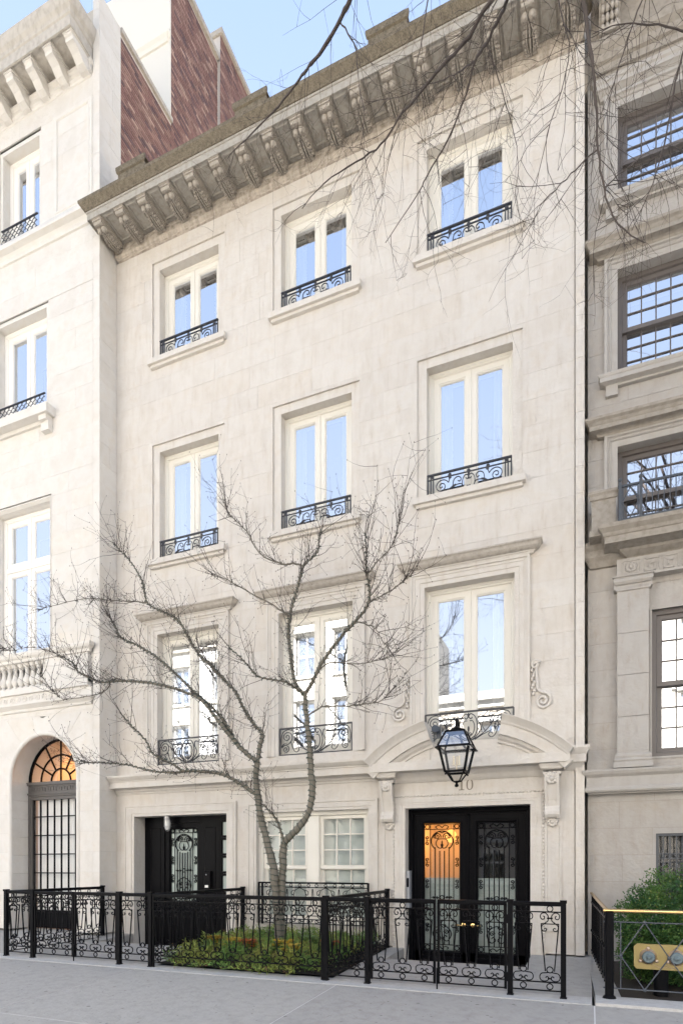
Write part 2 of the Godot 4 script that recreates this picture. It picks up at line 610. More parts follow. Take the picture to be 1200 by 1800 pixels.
	M.dark_bark = plain(lin(0.075, 0.06, 0.053), 0.85)
	M.twig = plain(lin(0.055, 0.042, 0.036), 0.8)
	M.wire = plain(lin(0.012, 0.035, 0.026), 0.5)

func slope_y(z: float) -> float:
	return -0.045 * (z - 2.8)

func build_ground() -> void:
	# sidewalk: joints every 3.05 m along the street and one across
	var bed = MB.new()
	bed.quad(V(-30, slope_y(2.8) - 0.003, 2.8), V(30, slope_y(2.8) - 0.003, 2.8), V(30, slope_y(7.6) - 0.003, 7.6), V(-30, slope_y(7.6) - 0.003, 7.6), Vector3.UP)
	bed.box(-30, 30, -0.6, slope_y(7.6) - 0.014, 7.45, 7.6)
	var walk = structure("sidewalk", bed, M.joint)
	var xs = [-18.1, -15.05, -12.0, -8.95, -5.9, -2.85, 0.05, 3.1, 6.15, 9.2]
	var zs = [2.8, 5.04, 7.3]
	for i in xs.size() - 1:
		for j in 2:
			var s = MB.new()
			var g = 0.007
			var a = V(xs[i] + g, slope_y(zs[j] + g), zs[j] + g)
			var b = V(xs[i + 1] - g, slope_y(zs[j] + g), zs[j] + g)
			var c = V(xs[i + 1] - g, slope_y(zs[j + 1] - g), zs[j + 1] - g)
			var d = V(xs[i] + g, slope_y(zs[j + 1] - g), zs[j + 1] - g)
			var dn = V(0, -0.03, 0)
			s.quad(a, b, c, d, Vector3.UP)
			s.quad(a, b, b + dn, a + dn, V(0, 0, -1))
			s.quad(c, d, d + dn, c + dn, V(0, 0, 1))
			s.quad(a, d, d + dn, a + dn, V(-1, 0, 0))
			s.quad(b, c, c + dn, b + dn, V(1, 0, 0))
			put("paving_slab", s, M.slab[(i * 2 + j * 3) % 3], walk)
	var kerb = MB.new()
	kerb.box(-30, 30, -0.6, slope_y(7.6) + 0.004, 7.6, 7.78)
	structure("kerb", kerb, M.granite)
	var road = MB.new()
	road.quad(V(-60, -0.36, 7.78), V(60, -0.36, 7.78), V(60, -0.36, 17.0), V(-60, -0.36, 17.0), Vector3.UP)
	structure("road", road, M.asphalt)
	var far = MB.new()
	far.box(-60, 60, -0.6, -0.21, 17.0, 20.4)
	structure("far_sidewalk", far, M.granite)
	var under = MB.new()
	under.quad(V(-120, -0.62, -60), V(120, -0.62, -60), V(120, -0.62, 90), V(-120, -0.62, 90), Vector3.UP)
	structure("ground", under, M.asphalt)
	# paved forecourt between fence line and fronts: granite kerb stones in front, paving that rises to the doors
	var fc = MB.new()
	var lev = func(z: float) -> float: return lerpf(0.004, 0.125, (2.42 - z) / 2.87)
	for r in [[-18.0, -5.84, 2.42, 1.0], [-3.06, 0.03, 2.42, 1.0], [-18.0, -8.36, 1.0, -0.45], [-6.19, -5.84, 1.0, -0.45], [-3.06, -2.81, 1.0, -0.45], [-0.81, 0.03, 1.0, -0.45]]:
		fc.quad(V(r[0], lev.call(r[2]), r[2]), V(r[1], lev.call(r[2]), r[2]), V(r[1], lev.call(r[3]), r[3]), V(r[0], lev.call(r[3]), r[3]), Vector3.UP)
	# steps down to the two doors
	for r in [[-8.36, -6.19], [-2.81, -0.81]]:
		for q in [[1.0, 0.7, -0.09], [0.7, 0.4, -0.19], [0.4, -0.75, -0.29]]:
			fc.quad(V(r[0], q[2], q[0]), V(r[1], q[2], q[0]), V(r[1], q[2], q[1]), V(r[0], q[2], q[1]), Vector3.UP)
			fc.quad(V(r[0], q[2], q[0]), V(r[1], q[2], q[0]), V(r[1], q[2] + 0.16, q[0]), V(r[0], q[2] + 0.16, q[0]), V(0, 0, -1))
		fc.quad(V(r[0], -0.3, 1.0), V(r[0], -0.3, 0.0), V(r[0], lev.call(0.0), 0.0), V(r[0], lev.call(1.0), 1.0), V(1, 0, 0))
		fc.quad(V(r[1], -0.3, 1.0), V(r[1], -0.3, 0.0), V(r[1], lev.call(0.0), 0.0), V(r[1], lev.call(1.0), 1.0), V(-1, 0, 0))
	var court = structure("forecourt", fc, M.slab[0])
	var kx = [-18.0, -16.0, -13.8, -11.4, -8.9, -7.24, -5.9, -4.4, -2.85, -1.5, 0.03]
	for i in kx.size() - 1:
		var s = MB.new()
		s.box(kx[i] + 0.003, kx[i + 1] - 0.003, -0.2, 0.006, 2.42, 2.795)
		put("kerb_stone", s, M.granite, court)

# ------------------------------------------------------------ windows of the town house
func casement(parent: Node3D, x0: float, x1: float, y0: float, y1: float, zf: float, transom := 0.0, mat: Material = null, glass: Material = null) -> void:
	# casing, two sashes with a meeting stile, panes; zf is the front of the casing
	var m: Material = mat if mat else M.cream
	var gl: Material = glass if glass else M.glass
	var c = MB.new()
	c.frame([W(0.0, zf - 0.12), W(0.0, zf), W(-0.035, zf), W(-0.045, zf - 0.012), W(-0.065, zf - 0.012), W(-0.078, zf - 0.03), W(-0.078, zf - 0.1)], x0, x1, y0, y1, "ltrb")
	put("casing", c, m, parent)
	var xa = x0 + 0.078
	var xb = x1 - 0.078
	var ya = y0 + 0.06
	var yb = y1 - 0.078
	var xm = (x0 + x1) / 2.0
	var spans = [[ya, yb]]
	if transom > 0.0:
		spans = [[ya, transom - 0.05], [transom + 0.05, yb]]
		var tr = MB.new()
		tr.box(xa, xb, transom - 0.05, transom + 0.05, zf - 0.11, zf - 0.01)
		put("transom", tr, m, parent)
	for sp in spans:
		for s in [[xa, xm - 0.003], [xm + 0.003, xb]]:
			var f = MB.new()
			var zs = zf - 0.035
			f.frame([W(0.0, zs - 0.06), W(0.0, zs), W(-0.08, zs), W(-0.088, zs - 0.01), W(-0.098, zs - 0.01), W(-0.11, zs - 0.03), W(-0.11, zs - 0.05)], s[0], s[1], sp[0], sp[1], "ltrb")
			put("sash", f, m, parent)
			var p = MB.new()
			p.quad(V(s[0] + 0.1, sp[0] + 0.1, zs - 0.035), V(s[1] - 0.1, sp[0] + 0.1, zs - 0.035), V(s[1] - 0.1, sp[1] - 0.1, zs - 0.035), V(s[0] + 0.1, sp[1] - 0.1, zs - 0.035), V(0, 0, 1))
			put("pane", p, gl, parent)
	var ast = MB.new()
	ast.bevel(xm - 0.016, xm + 0.016, ya, yb, zf - 0.07, zf - 0.018, 0.008)
	put("astragal", ast, m, parent)

func drape(parent: Node3D, x0: float, x1: float, y0: float, y1: float, z: float, m: Material, amp := 0.03, waves := 0.09) -> void:
	var d = MB.new()
	var n = int((x1 - x0) / 0.012)
	var last = Vector3.ZERO
	var ln = Vector3.ZERO
	for i in n + 1:
		var x = lerpf(x0, x1, float(i) / n)
		var ph = x * TAU / waves + sin(x * 17.0) * 0.9
		var q = V(x, 0, z + sin(ph) * amp)
		var nn = V(-cos(ph) * amp * TAU / waves, 0, 1).normalized()
		if i:
			d.quads([last + V(0, y0, 0), q + V(0, y0, 0), q + V(0, y1, 0), last + V(0, y1, 0)], [ln, nn, nn, ln])
		last = q
		ln = nn
	put("curtain", d, m, parent)

func room_box(parent: Node3D, x0: float, x1: float, y0: float, y1: float, z0: float, z1: float, m: Material) -> void:
	var r = MB.new()
	r.quad(V(x0, y0, z0), V(x1, y0, z0), V(x1, y1, z0), V(x0, y1, z0), V(0, 0, 1))
	r.quad(V(x0, y0, z0), V(x0, y0, z1), V(x0, y1, z1), V(x0, y1, z0), V(1, 0, 0))
	r.quad(V(x1, y0, z0), V(x1, y0, z1), V(x1, y1, z1), V(x1, y1, z0), V(-1, 0, 0))
	r.quad(V(x0, y0, z0), V(x1, y0, z0), V(x1, y0, z1), V(x0, y0, z1), V(0, 1, 0))
	r.quad(V(x0, y1, z0), V(x1, y1, z0), V(x1, y1, z1), V(x0, y1, z1), V(0, -1, 0))
	put("room", r, m, parent)

# ------------------------------------------------------------ scrolled iron
func spiral(cx: float, cy: float, r0: float, r1: float, a0: float, turns: float, n := 22) -> PackedVector3Array:
	var p = PackedVector3Array()
	for i in n + 1:
		var t = float(i) / n
		var r = lerpf(r0, r1, pow(t, 0.8))
		var a = a0 + turns * TAU * t
		p.append(V(cx + cos(a) * r, cy + sin(a) * r, 0))
	return p

func curve(pts: Array, n := 6) -> PackedVector3Array:
	# smooth curve through 2D points
	var out = PackedVector3Array()
	for i in pts.size() - 1:
		var p0: Vector2 = pts[maxi(i - 1, 0)]
		var p1: Vector2 = pts[i]
		var p2: Vector2 = pts[i + 1]
		var p3: Vector2 = pts[mini(i + 2, pts.size() - 1)]
		for k in n:
			var t = float(k) / n
			var q = 0.5 * ((2.0 * p1) + (p2 - p0) * t + (2.0 * p0 - 5.0 * p1 + 4.0 * p2 - p3) * t * t + (3.0 * p1 - p0 - 3.0 * p2 + p3) * t * t * t)
			out.append(V(q.x, q.y, 0))
	var e: Vector2 = pts[pts.size() - 1]
	out.append(V(e.x, e.y, 0))
	return out

func both(mb: MB, pts: PackedVector3Array, r: float, cx := 0.0, k := 4) -> void:
	mb.tube(pts, r, k)
	var q = PackedVector3Array()
	for p in pts:
		q.append(V(2.0 * cx - p.x, p.y, p.z))
	mb.tube(q, r, k)

func ring(mb: MB, cx: float, cy: float, r: float, w: float, n := 14, k := 4) -> void:
	var p = PackedVector3Array()
	for i in n:
		p.append(V(cx + cos(TAU * i / n) * r, cy + sin(TAU * i / n) * r, 0))
	mb.tube(p, w, k, true)

var guard_mesh: ArrayMesh
var low_guard_mesh: ArrayMesh

func make_guard_meshes() -> void:
	# upper floors: 1.33 wide, 0.40 high
	var g = MB.new()
	var hw = 0.665
	g.box(-hw, hw, 0.375, 0.398, -0.018, 0.018)
	g.box(-hw, hw, 0.305, 0.32, -0.009, 0.009)
	g.box(-hw, hw, 0.01, 0.026, -0.009, 0.009)
	for s in [-1.0, 1.0]:
		for x in [0.655, 0.605, 0.565]:
			g.box(s * x - 0.009, s * x + 0.009, 0.0, 0.385, -0.009, 0.009)
		for y in [0.35]:
			g.blob(V(s * 0.585, y, 0), V(0.022, 0.022, 0.012), 6, 4)
	for x in [-0.3, 0.0, 0.3]:
		g.blob(V(x, 0.335, 0), V(0.03, 0.028, 0.014), 6, 4)
		g.blob(V(x, 0.292, 0), V(0.02, 0.03, 0.012), 6, 4)
	var w = 0.0085
	both(g, spiral(-0.43, 0.175, 0.118, 0.012, deg_to_rad(20), 1.9, 34), w)
	both(g, curve([W(-0.319, 0.215), W(-0.30, 0.27), W(-0.27, 0.29)], 4), w)
	both(g, curve([W(-0.50, 0.045), W(-0.40, 0.03), W(-0.30, 0.07), W(-0.22, 0.14), W(-0.12, 0.15), W(-0.09, 0.09), W(-0.13, 0.065), W(-0.15, 0.095)], 5), w)
	both(g, curve([W(-0.25, 0.15), W(-0.23, 0.24), W(-0.17, 0.275), W(-0.12, 0.24), W(-0.135, 0.195), W(-0.17, 0.21)], 5), w)
	both(g, curve([W(-0.31, 0.10), W(-0.25, 0.14), W(-0.20, 0.16)], 4), w * 1.3)
	both(g, curve([W(-0.05, 0.03), W(-0.095, 0.12), W(-0.09, 0.22), W(-0.045, 0.275), W(0.0, 0.245), W(-0.02, 0.205), W(-0.045, 0.225)], 5), w)
	both(g, curve([W(0.0, 0.03), W(-0.035, 0.06), W(-0.02, 0.10), W(0.0, 0.085)], 4), w)
	g.blob(V(0, 0.23, 0), V(0.014, 0.04, 0.012), 6, 4)
	g.blob(V(0, 0.075, 0), V(0.02, 0.03, 0.012), 6, 4)
	guard_mesh = g.mesh()
	# first floor: 1.40 wide, 0.49 high
	var h = MB.new()
	hw = 0.69
	h.box(-hw, hw, 0.466, 0.49, -0.018, 0.018)
	h.box(-hw, hw, 0.0, 0.02, -0.012, 0.012)
	for s in [-1.0, 1.0]:
		h.box(s * hw - 0.012, s * hw + 0.012, 0.0, 0.48, -0.012, 0.012)
	both(h, spiral(-0.545, 0.325, 0.11, 0.014, deg_to_rad(-35), 1.75, 30), w)
	both(h, curve([W(-0.455, 0.262), W(-0.52, 0.20), W(-0.60, 0.21), W(-0.655, 0.16)], 5), w)
	both(h, spiral(-0.57, 0.11, 0.085, 0.012, deg_to_rad(160), -1.7, 28), w)
	both(h, curve([W(-0.655, 0.15), W(-0.66, 0.30), W(-0.62, 0.42), W(-0.52, 0.455), W(-0.42, 0.42), W(-0.36, 0.36), W(-0.33, 0.27)], 5), w)
	both(h, curve([W(-0.46, 0.455), W(-0.40, 0.44), W(-0.34, 0.45), W(-0.315, 0.41), W(-0.35, 0.385), W(-0.375, 0.41)], 5), w)
	both(h, curve([W(-0.30, 0.46), W(-0.24, 0.40), W(-0.17, 0.41), W(-0.15, 0.33), W(-0.20, 0.20), W(-0.10, 0.06), W(-0.02, 0.02)], 5), w)
	both(h, curve([W(-0.40, 0.33), W(-0.30, 0.19), W(-0.18, 0.09), W(-0.05, 0.02)], 5), w)
	both(h, curve([W(-0.47, 0.24), W(-0.42, 0.10), W(-0.36, 0.05), W(-0.31, 0.09), W(-0.34, 0.13), W(-0.375, 0.10)], 5), w)
	both(h, curve([W(-0.36, 0.16), W(-0.22, 0.10), W(-0.10, 0.03)], 4), w)
	both(h, curve([W(0.0, 0.03), W(-0.10, 0.09), W(-0.14, 0.23), W(-0.11, 0.38), W(-0.04, 0.44), W(-0.005, 0.40), W(-0.035, 0.36), W(-0.06, 0.385)], 5), w * 1.15)
	both(h, curve([W(0.0, 0.07), W(-0.07, 0.13), W(-0.095, 0.23), W(-0.07, 0.32), W(-0.02, 0.33)], 5), w)
	both(h, spiral(-0.03, 0.12, 0.032, 0.008, deg_to_rad(-90), 1.3, 14), w * 0.8)
	h.bar(V(0, 0.02, 0), V(0, 0.16, 0), 0.012)
	h.blob(V(0, 0.2, 0), V(0.018, 0.05, 0.012), 6, 4)
	h.blob(V(0, 0.42, 0), V(0.016, 0.04, 0.012), 6, 4)
	both(h, curve([W(-0.33, 0.27), W(-0.37, 0.29), W(-0.345, 0.31)], 3), w * 1.3)
	low_guard_mesh = h.mesh()

func build_house() -> void:
	make_guard_meshes()
	var hs = thing("townhouse", "pale limestone townhouse with bracketed cornice, iron window guards and black double door", "house", V(0, 0, 0))
	var cols = [-7.08, -4.42, -1.765]
	var holes = []
	for cx in cols:
		holes.append(rect(cx - 0.825, cx + 0.825, 11.23, 13.22))
		holes.append(rect(cx - 0.825, cx + 0.825, 7.33, 9.665))
		holes.append(rect(cx - 0.935, cx + 0.935, 3.40, 6.35))
	holes.append(rect(-8.56, -6.02, -1.0, 2.58))
	holes.append(rect(-5.77, -3.27, 0.0, 2.58))
	holes.append(rect(-3.0, -0.62, -1.0, 2.66))
	holes.append(rect(-8.8, -0.06, 2.86, 3.22))
	ashlar("facade_wall", hs, rect(-8.796, -0.2, 0.13, 13.53), 0.4, 1.15, holes, Transform3D(), M.stone, M.mortar, 4, 0.003)
	# quoin strip at the end of the front
	var strip = Transform3D(Basis(), V(0, 0, 0.03))
	ashlar("corner_strip", hs, rect(-0.19, -0.062, 0.13, 13.53), 0.4, 0.4, [], strip, M.stone, M.mortar, 5)
	var body = MB.new()
	body.box(-8.79, -0.016, -0.3, 13.3, -12.0, -2.0)
	body.box(-8.79, -0.016, 13.3, 13.5, -12.0, -0.62)
	body.box(-0.07, -0.016, -0.3, 13.3, -2.0, -0.62)
	body.box(-8.79, -8.75, -0.3, 13.3, -2.0, -0.62)
	body.box(-0.07, -0.018, 13.5, 15.0, -12.0, -0.62)
	body.quad(V(-0.062, 0, 0.03), V(-0.062, 13.53, 0.03), V(-0.062, 13.53, -0.7), V(-0.062, 0, -0.7), V(1, 0, 0))
	put("house_body", body, M.wall_render, hs)
	var inner = MB.new()
	for a in minus(rect(-8.79, -0.07, -0.35, 13.5), [rect(-8.35, -6.2, -1, 2.45), rect(-5.6, -3.4, -1, 2.45), rect(-2.8, -0.82, -1, 2.41)] + upper_openings(cols)):
		var q: Rect2 = a
		inner.box(q.position.x, q.end.x, q.position.y, q.end.y, -0.6, -0.31)
	put("inner_wall", inner, M.wall_render, hs)

	# upper two storeys
	for row in [[11.29, 13.07], [7.385, 9.52]]:
		for cx in cols:
			var w = part("window", hs)
			var x0: float = cx - 0.675
			var x1: float = cx + 0.675
			var a = MB.new()
			a.frame([W(0.165, -0.033), W(0.0, -0.033), W(0.0, -0.32)], x0, x1, row[0] - 0.05, row[1], "ltr")
			put("architrave", a, M.trim, w)
			var s = MB.new()
			s.moulding([W(0.0, row[0] - 0.165), W(0.055, row[0] - 0.155), W(0.055, row[0] - 0.105), W(0.1, row[0] - 0.1), W(0.1, row[0]), W(-0.3, row[0] + 0.012)], cx - 0.775, cx + 0.775, 0.0)
			put("sill", s, M.trim, w)
			casement(w, x0, x1, row[0], row[1], -0.19)
			place("guard", guard_mesh, M.guard_iron, w).position = V(cx, row[0] - 0.012, -0.03)
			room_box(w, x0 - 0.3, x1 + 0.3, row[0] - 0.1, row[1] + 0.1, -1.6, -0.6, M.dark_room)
			drape(w, x0 + 0.05, x0 + 0.34, row[0] - 0.05, row[1], -0.42, M.curtain)
			drape(w, x1 - 0.34, x1 - 0.05, row[0] - 0.05, row[1], -0.42, M.curtain)
	# first floor with moulded hoods
	for cx in cols:
		var w = part("window", hs)
		var x0: float = cx - 0.705
		var x1: float = cx + 0.705
		var a = MB.new()
		a.frame([W(0.23, 0.0), W(0.23, 0.055), W(0.19, 0.055), W(0.185, 0.035), W(0.15, 0.03), W(0.145, 0.02), W(0.075, 0.02), W(0.07, 0.008), W(0.0, 0.008), W(0.0, -0.32)], x0, x1, 3.4, 5.95, "ltr")
		put("architrave", a, M.trim, w)
		var h = MB.new()
		h.moulding([W(0.0, 6.17), W(0.06, 6.175), W(0.062, 6.195), W(0.08, 6.20), W(0.082, 6.215)], cx - 0.93, cx + 0.93, 0.0)
		put("hood_bed", h, M.trim, w)
		var hd = MB.new()
		hd.moulding([W(0.08, 6.216), W(0.10, 6.22), W(0.125, 6.235), W(0.15, 6.26), W(0.165, 6.295), W(0.19, 6.315), W(0.19, 6.335), W(0.0, 6.36)], cx - 0.93, cx + 0.93, 0.0)
		put("hood", hd, M.hood, w)
		casement(w, x0, x1, 3.42, 5.95, -0.16)
		place("guard", low_guard_mesh, M.guard_iron, w).position = V(cx, 3.41, -0.02)
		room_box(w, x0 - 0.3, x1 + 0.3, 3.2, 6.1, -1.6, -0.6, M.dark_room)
		drape(w, x0 + 0.05, x0 + 0.38, 3.3, 5.95, -0.4, M.curtain)
		drape(w, x1 - 0.38, x1 - 0.05, 3.3, 5.95, -0.4, M.curtain)
		var sl = MB.new()
		sl.box(x0, x1, 3.2, 3.405, -0.6, 0.004)
		put("sill", sl, M.trim, w)
	build_cornice(hs)
	build_ledge(hs)
	build_pediment(hs)
	build_ground_openings(hs)

func upper_openings(cols: Array) -> Array:
	var out = []
	for cx in cols:
		out.append(rect(cx - 0.675, cx + 0.675, 11.24, 13.07))
		out.append(rect(cx - 0.675, cx + 0.675, 7.34, 9.52))
		out.append(rect(cx - 0.705, cx + 0.705, 3.4, 5.95))
	return out

func leaf_lump(mb: MB, p: Vector3, s: float, g: RandomNumberGenerator, n := 7) -> void:
	for i in n:
		var a = TAU * i / n
		mb.blob(p + V(cos(a) * s * 0.55, sin(a) * s * 0.5, 0), V(s * 0.32, s * 0.32, s * 0.25) * g.randf_range(0.8, 1.15), 6, 4)
	mb.blob(p + V(0, 0, s * 0.12), V(s * 0.35, s * 0.35, s * 0.3), 7, 5)

var modillion_mesh: ArrayMesh

func make_modillion() -> void:
	# scrolled bracket under the cornice, carved with a hanging acanthus leaf; local: z from the wall, y up, top at 0
	var m = MB.new()
	var hw = 0.088
	var side = [W(0.0, 0.0), W(0.60, 0.0), W(0.60, -0.085), W(0.585, -0.10), W(0.55, -0.098), W(0.52, -0.085), W(0.46, -0.08), W(0.4, -0.085), W(0.28, -0.085), W(0.16, -0.09), W(0.06, -0.085), W(0.0, -0.05)]
	var poly = PackedVector2Array()
	for p in side:
		poly.append(p)
	m.T = Transform3D(Basis(V(0, 0, 1), V(0, 1, 0), V(-1, 0, 0)), Vector3.ZERO)
	m.extrude(poly, -hw, hw, true)
	m.T = Transform3D()
	# stepped cap
	m.box(-hw - 0.022, hw + 0.022, -0.03, -0.001, 0.02, 0.635)
	m.box(-hw - 0.012, hw + 0.012, -0.055, -0.03, 0.02, 0.62)
	# paired volutes where the scroll turns under
	for s in [-1.0, 1.0]:
		m.blob(V(s * 0.048, -0.112, 0.475), V(0.05, 0.048, 0.05), 10, 7)
		m.blob(V(s * 0.05, -0.125, 0.49), V(0.022, 0.04, 0.025), 8, 5)
		m.blob(V(s * 0.086, -0.10, 0.45), V(0.02, 0.04, 0.045), 8, 5)
	# hanging leaf: mid rib and curled lobes on both sides, broadest in the middle
	for k in 9:
		var t = k / 8.0
		var z = lerpf(0.42, 0.03, t)
		var y = -0.10 - 0.03 * sin(t * PI)
		m.blob(V(0, y - 0.014, z), V(0.014, 0.022, 0.04), 6, 4)
		for s in [-1.0, 1.0]:
			var wd = 0.028 + 0.036 * sin(t * PI * 0.85 + 0.2)
			m.blob(V(s * wd * 0.75, y - 0.002, z), V(0.016, 0.026, 0.038), 6, 4)
			m.blob(V(s * (wd + 0.012), y + 0.006 + 0.008 * (k % 2), z - 0.012), V(0.024, 0.03, 0.024), 7, 4)
			if k % 2 == 0:
				m.blob(V(s * (wd + 0.03), y + 0.022, z - 0.03), V(0.018, 0.026, 0.02), 6, 4)
	modillion_mesh = m.mesh()

func build_cornice(hs: Node3D) -> void:
	make_modillion()
	var co = part("cornice", hs)
	var bed = MB.new()
	bed.moulding([W(0.0, 13.525), W(0.03, 13.535), W(0.035, 13.56), W(0.06, 13.575), W(0.07, 13.60), W(0.075, 13.605), W(0.075, 13.70), W(0.095, 13.715), W(0.095, 13.745), W(0.0, 13.745)], -8.7, -0.15, 0.0)
	put("bed_moulding", bed, M.bed, co)
	var sof = MB.new()
	sof.moulding([W(0.0, 13.755), W(0.71, 13.755), W(0.71, 13.73), W(0.725, 13.73), W(0.725, 13.845), W(0.74, 13.85), W(0.745, 13.875)], -8.12, -0.8, 0.0)
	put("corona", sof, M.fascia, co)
	var cy = MB.new()
	cy.moulding([W(0.745, 13.876), W(0.76, 13.88), W(0.775, 13.91), W(0.81, 13.95), W(0.84, 13.99), W(0.845, 14.04), W(0.0, 14.10), W(-0.9, 14.14), W(-0.9, 13.3)], -8.12, -0.8, 0.0)
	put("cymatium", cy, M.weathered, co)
	for i in 17:
		var x = -8.645 + i * 0.5225
		var b = place("bracket", modillion_mesh, M.carved, co)
		b.position = V(x, 13.752, 0.075)
		if i < 16:
			var f = MB.new()
			f.frame([W(0.0, 0.0), W(-0.03, 0.02), W(-0.045, 0.02), W(-0.05, 0.0)], x + 0.13, x + 0.39, 0.14, 0.68, "ltrb")
			var fm = put("coffer", f, M.fascia, co)
			fm.transform = Transform3D(Basis(V(1, 0, 0), V(0, 0, 1), V(0, -1, 0)), V(0, 13.754, 0.0))
	# blocking course and pedestals on the roof edge
	var bl = MB.new()
	bl.box(-8.79, -0.07, 14.08, 14.42, -0.9, -0.35)
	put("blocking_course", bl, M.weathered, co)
	for xs in [[-8.5, -7.87], [-5.86, -5.23], [-3.34, -2.68]]:
		var p = MB.new()
		p.box(xs[0], xs[1], 14.05, 14.94, -0.35, 0.28)
		p.moulding([W(0.0, 14.92), W(0.025, 14.94), W(0.035, 14.99), W(0.035, 15.04), W(0.0, 15.05)], xs[0], xs[1], 0.28)
		p.quad(V(xs[0], 15.05, -0.35), V(xs[1], 15.05, -0.35), V(xs[1], 15.05, 0.28), V(xs[0], 15.05, 0.28), Vector3.UP)
		put("parapet_block", p, M.weathered, co)

func build_ledge(hs: Node3D) -> void:
	var le = MB.new()
	le.moulding([W(0.0, 2.86), W(0.02, 2.865), W(0.03, 2.90), W(0.055, 2.915), W(0.06, 2.945), W(0.09, 2.965), W(0.2, 2.975), W(0.2, 3.085), W(0.215, 3.09), W(0.22, 3.11), W(0.25, 3.13), W(0.29, 3.175), W(0.295, 3.21), W(0.0, 3.235)], -8.79, -3.2, 0.0, false, false)
	put("ledge", le, M.trim, hs)
	var ri = MB.new()
	ri.moulding([W(0.0, 2.86), W(0.03, 2.90), W(0.06, 2.945), W(0.075, 2.965), W(0.1, 2.975), W(0.1, 3.085), W(0.115, 3.11), W(0.15, 3.175), W(0.15, 3.21), W(0.0, 3.235)], -0.4, -0.14, 0.0, false, true)
	put("ledge", ri, M.trim, hs)

func arc_moulding(mb: MB, cx: float, cy: float, prof: Array, a0: float, a1: float, n := 18) -> void:
	# profile of (radius, z) swept round the centre; ends capped
	var pts = []
	for i in n + 1:
		var a = lerpf(a0, a1, float(i) / n)
		var row = []
		for p in prof:
			row.append(V(cx + cos(a) * p.x, cy + sin(a) * p.x, p.y))
		pts.append(row)
	for i in n:
		var am = lerpf(a0, a1, (i + 0.5) / n)
		var rad = V(cos(am), sin(am), 0)
		for k in prof.size() - 1:
			var d: Vector2 = prof[k + 1] - prof[k]
			var nn = Vector2(-d.y, d.x)
			if nn.y < 0.0 or (absf(nn.y) < 0.001 and false):
				nn = -nn
			if absf(d.x) < 0.0005:
				nn = Vector2(1.0 if k > prof.size() / 2 else -1.0, 0.0)
			mb.quad(pts[i][k], pts[i + 1][k], pts[i + 1][k + 1], pts[i][k + 1], rad * nn.x + V(0, 0, nn.y))
	for e in [0, n]:
		var poly = PackedVector2Array()
		for p in prof:
			poly.append(p)
		var t = Geometry2D.triangulate_polygon(poly)
		var dir: Vector3 = pts[e][0] - pts[1 if e == 0 else n - 1][0]
		for k in range(0, t.size(), 3):
			mb.tri(pts[e][t[k]], pts[e][t[k + 1]], pts[e][t[k + 2]], dir)

